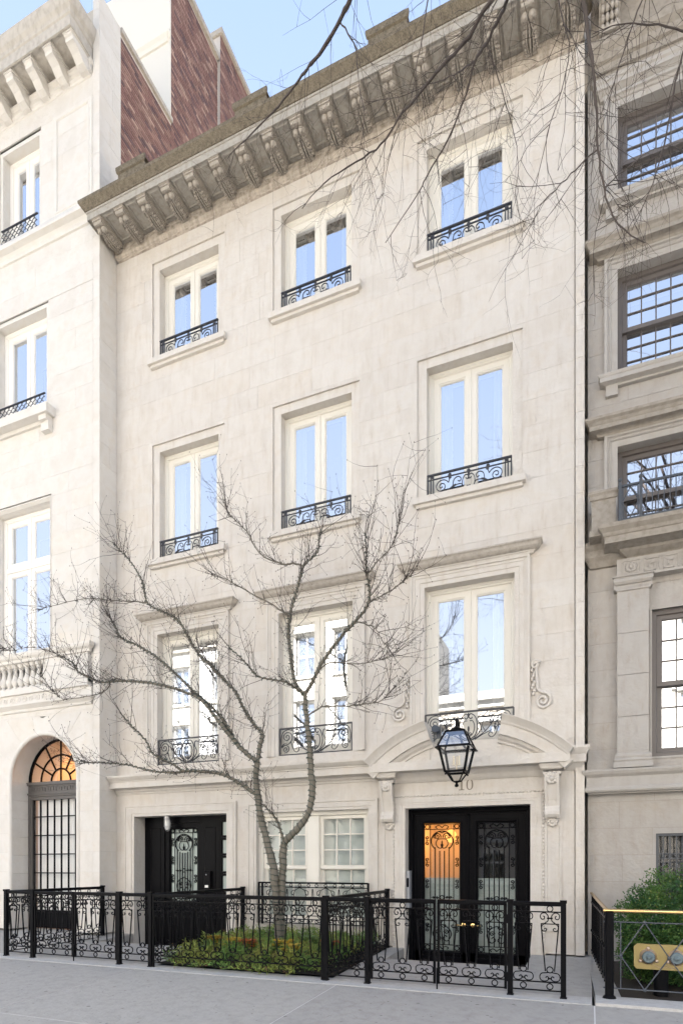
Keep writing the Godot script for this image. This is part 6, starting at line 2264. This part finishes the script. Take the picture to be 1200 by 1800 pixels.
# limbs of the two trees, metres: first radius, last radius, points
var TREE_LIMBS = [
	[0.068, 0.052, [V(-4.44, 0.03, 1.3), V(-4.432, 0.326, 1.3), V(-4.487, 1.063, 1.31), V(-4.516, 1.424, 1.32), V(-4.627, 1.821, 1.33), V(-4.754, 2.354, 1.33), V(-4.81, 2.755, 1.34), V(-4.784, 3.089, 1.35)]],
	[0.062, 0.042, [V(-4.40, 0.03, 1.25), V(-4.419, 0.321, 1.25), V(-4.41, 1.062, 1.24), V(-4.403, 1.423, 1.22), V(-4.39, 1.786, 1.21), V(-4.23, 1.952, 1.2), V(-4.012, 2.21, 1.18), V(-3.923, 2.6, 1.17), V(-3.958, 2.901, 1.15), V(-3.983, 3.298, 1.14), V(-4.019, 3.567, 1.13), V(-4.064, 3.873, 1.11), V(-4.09, 4.109, 1.1)]],
	[0.034, 0.007, [V(-4.09, 4.109, 1.1), V(-3.943, 4.265, 1.14), V(-3.723, 4.573, 1.19), V(-3.425, 4.869, 1.23), V(-3.173, 5.043, 1.28), V(-2.962, 5.267, 1.32), V(-2.946, 5.525, 1.37), V(-2.956, 5.696, 1.41), V(-2.94, 5.916, 1.46), V(-2.942, 6.195, 1.5)]],
	[0.012, 0.004, [V(-2.962, 5.267, 1.32), V(-2.731, 5.288, 1.42), V(-2.492, 5.328, 1.51), V(-2.269, 5.389, 1.61), V(-2.132, 5.461, 1.7)]],
	[0.026, 0.008, [V(-4.09, 4.109, 1.1), V(-4.217, 4.205, 1.22), V(-4.342, 4.282, 1.34), V(-4.681, 4.348, 1.46), V(-4.81, 4.494, 1.58), V(-5.098, 4.813, 1.7)]],
	[0.034, 0.007, [V(-4.09, 4.109, 1.1), V(-4.277, 4.327, 1.06), V(-4.358, 4.707, 1.02), V(-4.428, 5.1, 0.98), V(-4.428, 5.423, 0.94), V(-4.337, 5.833, 0.9), V(-4.266, 6.111, 0.86), V(-4.245, 6.261, 0.82), V(-4.022, 6.448, 0.78), V(-4.0, 6.736, 0.74), V(-3.968, 6.905, 0.7)]],
	[0.02, 0.005, [V(-4.245, 6.261, 0.82), V(-4.422, 6.335, 0.83), V(-4.633, 6.36, 0.84), V(-5.028, 6.607, 0.85), V(-5.258, 6.995, 0.87), V(-5.504, 7.259, 0.88), V(-5.619, 7.383, 0.89), V(-5.668, 7.588, 0.9)]],
	[0.018, 0.005, [V(-4.428, 5.423, 0.94), V(-4.575, 5.547, 1.03), V(-5.074, 5.866, 1.12), V(-5.413, 6.079, 1.21), V(-5.656, 6.166, 1.3)]],
	[0.04, 0.018, [V(-4.784, 3.089, 1.35), V(-4.752, 3.362, 1.3), V(-4.76, 3.533, 1.25), V(-4.902, 3.663, 1.2), V(-5.12, 3.939, 1.15), V(-5.353, 4.308, 1.1), V(-5.625, 4.567, 1.05), V(-5.916, 4.864, 1.0)]],
	[0.03, 0.006, [V(-5.569, 4.513, 1.06), V(-5.745, 4.693, 1.05), V(-6.053, 4.99, 1.05), V(-6.311, 5.345, 1.04), V(-6.491, 5.635, 1.04), V(-6.805, 5.833, 1.03), V(-7.177, 6.073, 1.02), V(-7.281, 6.433, 1.02), V(-7.564, 6.87, 1.01), V(-7.761, 7.074, 1.01), V(-7.949, 7.277, 1.0)]],
	[0.042, 0.008, [V(-4.784, 3.089, 1.35), V(-4.893, 3.152, 1.39), V(-5.104, 3.364, 1.43), V(-5.433, 3.75, 1.47), V(-5.682, 4.07, 1.51), V(-6.055, 4.262, 1.55), V(-6.494, 4.401, 1.6), V(-7.064, 4.51, 1.64), V(-7.569, 4.537, 1.68), V(-8.002, 4.72, 1.72), V(-8.151, 4.91, 1.76), V(-8.455, 5.082, 1.8)]],
	[0.03, 0.009, [V(-5.104, 3.364, 1.43), V(-5.337, 3.719, 1.41), V(-5.565, 3.963, 1.39), V(-5.952, 4.284, 1.36), V(-6.56, 4.82, 1.34), V(-7.076, 5.183, 1.32), V(-7.501, 5.396, 1.3), V(-7.672, 5.646, 1.27), V(-7.846, 5.881, 1.25)]],
	[0.012, 0.004, [V(-7.177, 6.073, 1.02), V(-7.825, 6.222, 0.99), V(-8.655, 6.413, 0.96), V(-9.538, 6.419, 0.93), V(-9.912, 6.425, 0.9)]],
	[0.036, 0.008, [V(-4.779, 2.536, 1.34), V(-4.912, 2.638, 1.39), V(-5.134, 2.794, 1.45), V(-5.369, 2.897, 1.51), V(-5.766, 2.957, 1.56), V(-6.007, 2.972, 1.62), V(-6.174, 3.091, 1.67), V(-6.463, 3.238, 1.73), V(-6.586, 3.474, 1.79), V(-6.766, 3.66, 1.84), V(-6.934, 3.854, 1.9)]],
	[0.022, 0.005, [V(-5.765, 2.957, 1.56), V(-6.217, 2.948, 1.62), V(-6.509, 2.975, 1.67), V(-6.98, 3.097, 1.73), V(-7.38, 3.151, 1.79), V(-7.776, 3.176, 1.84), V(-8.005, 3.211, 1.9)]],
	[0.022, 0.014, [V(-4.371, 1.784, 1.25), V(-4.442, 2.084, 1.28), V(-4.543, 2.26, 1.32), V(-4.684, 2.394, 1.35)]],
	[0.016, 0.004, [V(-4.043, 3.752, 1.13), V(-3.778, 3.872, 1.15), V(-3.44, 3.841, 1.18), V(-3.202, 3.828, 1.2), V(-2.97, 3.833, 1.23), V(-2.787, 3.849, 1.25), V(-2.607, 3.98, 1.28), V(-2.422, 4.163, 1.3)]],
	[0.013, 0.004, [V(-3.829, 4.425, 1.17), V(-3.641, 4.535, 1.14), V(-3.419, 4.516, 1.11), V(-3.183, 4.477, 1.08), V(-2.94, 4.498, 1.06), V(-2.728, 4.547, 1.03), V(-2.605, 4.658, 1.0)]],
	[0.012, 0.005, [V(-7.064, 4.51, 1.64), V(-7.353, 4.559, 1.65), V(-7.526, 4.385, 1.66), V(-7.951, 4.331, 1.67), V(-8.454, 4.351, 1.68), V(-8.707, 4.554, 1.69), V(-8.937, 4.826, 1.7)]],
	[0.01, 0.004, [V(-8.002, 4.72, 1.72), V(-8.521, 5.11, 1.74), V(-9.032, 5.291, 1.76), V(-9.561, 5.294, 1.78), V(-9.82, 5.363, 1.8)]],
	[0.012, 0.004, [V(-3.173, 5.043, 1.28), V(-3.001, 4.973, 1.26), V(-2.875, 4.902, 1.25), V(-2.81, 4.774, 1.23), V(-2.711, 4.642, 1.22), V(-2.544, 4.649, 1.2)]],
	[0.01, 0.003, [V(-2.953, 5.635, 1.4), V(-2.764, 5.782, 1.45), V(-2.579, 5.882, 1.5), V(-2.456, 6.069, 1.55), V(-2.408, 6.268, 1.6)]],
]
var STREET_LIMBS = [
	[0.03, 0.004, [V(-1.687, 8.744, 5.0), V(-1.85, 8.672, 4.91), V(-1.974, 8.676, 4.82), V(-2.162, 8.663, 4.73), V(-2.353, 8.695, 4.64), V(-2.459, 8.756, 4.56), V(-2.633, 8.786, 4.47), V(-2.941, 8.785, 4.38), V(-3.287, 8.785, 4.29), V(-3.493, 8.832, 4.2)]],
	[0.009, 0.003, [V(-1.974, 8.676, 4.82), V(-1.886, 8.541, 4.78), V(-1.862, 8.491, 4.73), V(-1.857, 8.282, 4.69), V(-1.816, 8.013, 4.64), V(-1.875, 7.789, 4.6)]],
	[0.022, 0.004, [V(-0.483, 7.8, 5.2), V(-0.714, 7.721, 5.11), V(-0.873, 7.68, 5.02), V(-1.072, 7.71, 4.93), V(-1.269, 7.709, 4.84), V(-1.473, 7.678, 4.76), V(-1.652, 7.642, 4.67), V(-1.921, 7.708, 4.58), V(-2.269, 7.76, 4.49), V(-2.534, 7.72, 4.4)]],
	[0.02, 0.004, [V(-0.483, 7.8, 5.2), V(-0.55, 7.771, 5.07), V(-0.628, 7.86, 4.93), V(-0.742, 7.891, 4.8), V(-0.857, 7.961, 4.67), V(-0.96, 7.889, 4.53), V(-1.133, 7.758, 4.4), V(-1.353, 7.661, 4.27), V(-1.495, 7.681, 4.13), V(-1.833, 7.503, 4.0)]],
	[0.022, 0.004, [V(-0.06, 7.565, 5.2), V(-0.036, 7.395, 5.14), V(0.015, 7.03, 5.09), V(0.041, 6.789, 5.03), V(0.057, 6.518, 4.97), V(0.098, 6.286, 4.91), V(0.186, 6.047, 4.86), V(0.366, 5.898, 4.8)]],
	[0.013, 0.003, [V(0.715, 7.801, 4.4), V(0.652, 7.595, 4.37), V(0.613, 7.484, 4.33), V(0.555, 7.127, 4.3), V(0.498, 6.943, 4.27), V(0.421, 6.763, 4.23), V(0.32, 6.585, 4.2)]],
	[0.012, 0.003, [V(0.701, 7.755, 4.39), V(0.653, 7.725, 4.44), V(0.42, 7.818, 4.5), V(0.206, 7.863, 4.55), V(0.021, 7.819, 4.6)]],
	[0.009, 0.003, [V(-0.857, 7.961, 4.67), V(-0.962, 8.084, 4.57), V(-1.101, 8.184, 4.48), V(-1.323, 8.329, 4.39), V(-1.612, 8.476, 4.29), V(-1.977, 8.705, 4.2)]],
	[0.008, 0.002, [V(0.057, 6.518, 4.97), V(-0.056, 6.5, 4.93), V(-0.193, 6.459, 4.89), V(-0.336, 6.414, 4.84), V(-0.401, 6.332, 4.8)]],
	[0.007, 0.002, [V(0.098, 6.286, 4.91), V(0.229, 6.462, 4.81), V(0.403, 6.643, 4.7), V(0.634, 6.717, 4.6)]],
	[0.007, 0.002, [V(-0.742, 7.891, 4.8), V(-0.668, 7.686, 4.7), V(-0.57, 7.393, 4.6), V(-0.536, 7.165, 4.5), V(-0.57, 7.002, 4.4)]],
	[0.008, 0.002, [V(-0.266, 7.954, 5.0), V(-0.19, 7.637, 4.96), V(-0.133, 7.369, 4.92), V(-0.193, 7.156, 4.88), V(-0.295, 6.911, 4.84), V(-0.29, 6.61, 4.8)]],
	[0.008, 0.002, [V(-1.051, 7.98, 5.3), V(-1.133, 7.706, 5.22), V(-1.197, 7.577, 5.15), V(-1.285, 7.361, 5.08), V(-1.446, 7.253, 5.0)]],
	[0.008, 0.002, [V(0.449, 8.104, 4.6), V(0.335, 7.827, 4.6), V(0.2, 7.469, 4.6), V(0.121, 7.076, 4.6), V(0.16, 6.714, 4.6)]],
]

func build_tree(g: RandomNumberGenerator) -> void:
	var t = thing("bare_tree", "bare young tree with forked trunk wound in string lights, rising from the planting bed", "tree", Vector3.ZERO)
	var trunk = MB.new()
	var wood = MB.new()
	var tw = MB.new()
	var wire = MB.new()
	var bulbs = MB.new()
	for i in TREE_LIMBS.size():
		var L: Array = TREE_LIMBS[i]
		var pts = PackedVector3Array(L[2])
		var m = trunk if i < 2 else wood
		var path = limb(m, pts, L[0] * (1.0 if i < 2 else 0.85), L[1] * 0.8, g, 9 if i < 2 else 6, 0.016)
		var n = path.size()
		# twigs: more towards the tips, pointing outward and up
		if i >= 2:
			var len = 0.0
			for k in n - 1:
				len += path[k].distance_to(path[k + 1])
			var cnt = int(len * 17.0)
			for c in cnt:
				var f = 0.12 + 0.88 * g.randf()
				var k = clampi(int(f * (n - 1)), 1, n - 1)
				var d = (path[k] - path[k - 1]).normalized()
				var sd = (d * 0.95 + rand_dir(g) * 0.8 + V(0, 0.28, 0)).normalized()
				twig(tw, path[k], sd, g.randf_range(0.25, 0.95) * (0.5 + f * 0.55), g.randf_range(0.0038, 0.0056), g, 1, 0.07, 0.009)
			var e = (path[n - 1] - path[n - 2]).normalized()
			twig(tw, path[n - 1], e, 0.4, L[1], g, 2, 0.06, 0.006)
			# short knobbly spurs
			for c in int(len * 34.0):
				var k = g.randi_range(1, n - 1)
				twig(tw, path[k], (rand_dir(g) + V(0, 0.2, 0)).normalized(), g.randf_range(0.012, 0.045), 0.006, g, 0, 0.0, 0.008)
		# the lights: a green flex wound round trunk and thicker limbs
		if L[0] > 0.02:
			var hel = PackedVector3Array()
			var turns = 0.0
			for k in n - 1:
				var a0 = path[k]
				var a1 = path[k + 1]
				var d = (a1 - a0).normalized()
				var s = d.cross(V(0.2, 0.1, 1)).normalized()
				var u = s.cross(d)
				var steps = maxi(2, int(a0.distance_to(a1) / 0.012))
				for q in steps:
					var f = float(q) / steps
					turns += a0.distance_to(a1) / steps * 13.0
					var rr = lerpf(L[0], L[1], (k + f) / (n - 1.0)) * 1.1 + 0.004
					hel.append(a0.lerp(a1, f) + (s * cos(turns * TAU * 0.9) + u * sin(turns * TAU * 0.9)) * rr)
					if g.randf() < 0.16:
						var o = (s * cos(turns * TAU * 0.9) + u * sin(turns * TAU * 0.9))
						var bd = (o + rand_dir(g) * 0.8).normalized()
						bulbs.tube(PackedVector3Array([hel[hel.size() - 1], hel[hel.size() - 1] + bd * 0.028]), 0.0055, 4)
			wire.tube(hel, 0.0055, 4)
	var trm = put("trunk", trunk, M.bark, t)
	put("limbs", wood, M.bark, t)
	put("twigs", tw, M.twig, t)
	var sl = thing("string_lights", "dark green string lights wound round the bare tree trunk and limbs", "string lights")
	put("flex", wire, M.wire, sl)
	var bo = put("bulb_holders", bulbs, M.wire, sl)
	bo.set_meta("kind", "stuff")

func build_street_tree(g: RandomNumberGenerator) -> void:
	var t = thing("street_tree", "bare street tree whose thin drooping branches hang across the upper windows", "tree", V(0, 0, 0))
	var wood = MB.new()
	var tw = MB.new()
	# trunk stands on the kerb side of the sidewalk, right of the frame
	var trunk = MB.new()
	var base = V(3.4, slope_y(6.6), 6.6)
	var crotch = V(3.2, 5.4, 6.4)
	limb(trunk, PackedVector3Array([base, V(3.38, 1.5, 6.6), V(3.3, 3.4, 6.5), crotch]), 0.17, 0.12, g, 12, 0.02)
	put("trunk", trunk, M.bark, t)
	for i in STREET_LIMBS.size():
		var L: Array = STREET_LIMBS[i]
		var pts = PackedVector3Array(L[2])
		# limbs that start above the frame are carried back to the trunk in an arch
		if i in [0, 2, 3, 4, 5, 6, 11, 12, 13]:
			var s = pts[0]
			var lead = PackedVector3Array([crotch, crotch.lerp(s, 0.35) + V(0, 1.6, 0.2), crotch.lerp(s, 0.75) + V(0, 1.3, 0.1), s])
			limb(wood, lead, 0.05 if i < 5 else 0.025, L[0] * 0.7, g, 7, 0.02)
		var path = limb(wood, pts, L[0] * 0.7, L[1] * 0.8, g, 6, 0.012)
		var n = path.size()
		var len = 0.0
		for k in n - 1:
			len += path[k].distance_to(path[k + 1])
		for c in int(len * 12.0):
			var f = g.randf()
			var k = clampi(int(f * (n - 1)), 1, n - 1)
			var d = (path[k] - path[k - 1]).normalized()
			var sd = (d * 0.8 + rand_dir(g) * 0.75 + V(0, -0.35, 0)).normalized()
			twig(tw, path[k], sd, g.randf_range(0.25, 0.75), g.randf_range(0.0018, 0.0034), g, 2, -0.05, 0.0)
	# upper crown, mirrored in the glass of the upper windows
	for i in 16:
		var a = g.randf_range(0, TAU)
		var top = crotch + V(-1.2 + cos(a) * g.randf_range(1.0, 4.2), g.randf_range(4.0, 8.5), sin(a) * g.randf_range(0.3, 2.2) - 0.4)
		if top.y < 8.5 and top.x < 2.0:
			top.y += 3.0
		var mid = crotch.lerp(top, 0.5) + V(0, 1.0, 0)
		var path = limb(wood, PackedVector3Array([crotch, crotch.lerp(mid, 0.5) + V(0, 0.4, 0), mid, mid.lerp(top, 0.5) + rand_dir(g) * 0.2, top]), 0.06, 0.012, g, 6, 0.03)
		for c in 16:
			var k = g.randi_range(7, path.size() - 1)
			var d = (path[k] - path[k - 1]).normalized()
			twig(tw, path[k], (d + rand_dir(g) * 0.8).normalized(), g.randf_range(0.6, 1.5), 0.008, g, 2, -0.02, 0.0)
	put("limbs", wood, M.dark_bark, t)
	put("twigs", tw, M.twig, t)

# ------------------------------------------------------------ the other side of the street, seen in the glass
func facing_house(label: String, x0: float, x1: float, h: float, floors: int, bays: int, wall: Material, trim: Material) -> void:
	var b = thing("facing_house", label, "house", V(x0, -0.2, 20.0), "houses across the street")
	var w = x1 - x0
	var body = MB.new()
	var holes = []
	var fh = (h - 1.2) / floors
	for f in floors:
		for i in bays:
			var cx = w * (i + 0.5) / bays
			holes.append(rect(cx - 0.6, cx + 0.6, 0.9 + f * fh, 0.9 + f * fh + fh * 0.62))
	for a in minus(rect(0, w, 0, h), holes):
		var q: Rect2 = a
		body.box(q.position.x, q.end.x, q.position.y, q.end.y, 0.0, 0.4)
	body.box(0, w, 0, h, 0.6, 10.0)
	put("wall", body, wall, b)
	for q in holes:
		var p = part("window", b)
		var fr = MB.new()
		var r: Rect2 = q
		fr.box(r.position.x, r.position.x + 0.08, r.position.y, r.end.y, 0.2, 0.3)
		fr.box(r.end.x - 0.08, r.end.x, r.position.y, r.end.y, 0.2, 0.3)
		fr.box(r.position.x, r.end.x, r.get_center().y - 0.04, r.get_center().y + 0.04, 0.2, 0.28)
		fr.box(r.get_center().x - 0.03, r.get_center().x + 0.03, r.position.y, r.end.y, 0.2, 0.28)
		put("frame", fr, M.white, p)
		var bk = MB.new()
		bk.quad(V(r.position.x, r.position.y, 0.34), V(r.end.x, r.position.y, 0.34), V(r.end.x, r.end.y, 0.34), V(r.position.x, r.end.y, 0.34), V(0, 0, -1))
		put("blind", bk, M.curtain, p)
		var pa = MB.new()
		pa.quad(V(r.position.x, r.position.y, 0.28), V(r.end.x, r.position.y, 0.28), V(r.end.x, r.end.y, 0.28), V(r.position.x, r.end.y, 0.28), V(0, 0, -1))
		put("pane", pa, M.glass, p)
		var sl = MB.new()
		sl.box(r.position.x - 0.12, r.end.x + 0.12, r.position.y - 0.14, r.position.y, -0.14, 0.1)
		sl.box(r.position.x - 0.15, r.end.x + 0.15, r.end.y + 0.08, r.end.y + 0.26, -0.16, 0.05)
		put("sill", sl, trim, p)
	var co = MB.new()
	co.box(-0.1, w + 0.1, h - 0.35, h, -0.55, 0.2)
	co.box(0.0, w, h - 0.65, h - 0.35, -0.25, 0.1)
	put("cornice", co, trim, b)
	var dr = MB.new()
	dr.box(0, w, 4.4, 4.65, -0.2, 0.02)
	put("band", dr, trim, b)

func build_street() -> void:
	var pale = stone_mat(lin(0.60, 0.56, 0.49), null, Vector3.ONE, null)
	var white = plain(lin(0.68, 0.655, 0.61), 0.8)
	var buff = plain(lin(0.50, 0.44, 0.37), 0.85)
	facing_house("cream stone house across the street, mirrored in the parlour windows", -15.5, -8.6, 16.0, 4, 3, pale, white)
	facing_house("white stuccoed house across the street, farthest along the row", -24.0, -15.6, 15.0, 4, 3, white, pale)
	facing_house("low buff house across the street, nearest the lamp-lit door", -8.5, -0.2, 10.0, 3, 3, buff, white)
	facing_house("pale stone house across the street, opposite the boxwood", -0.1, 8.5, 14.0, 4, 3, pale, white)
	facing_house("white house across the street at the far right of the row", 8.6, 18.0, 15.0, 4, 3, white, pale)
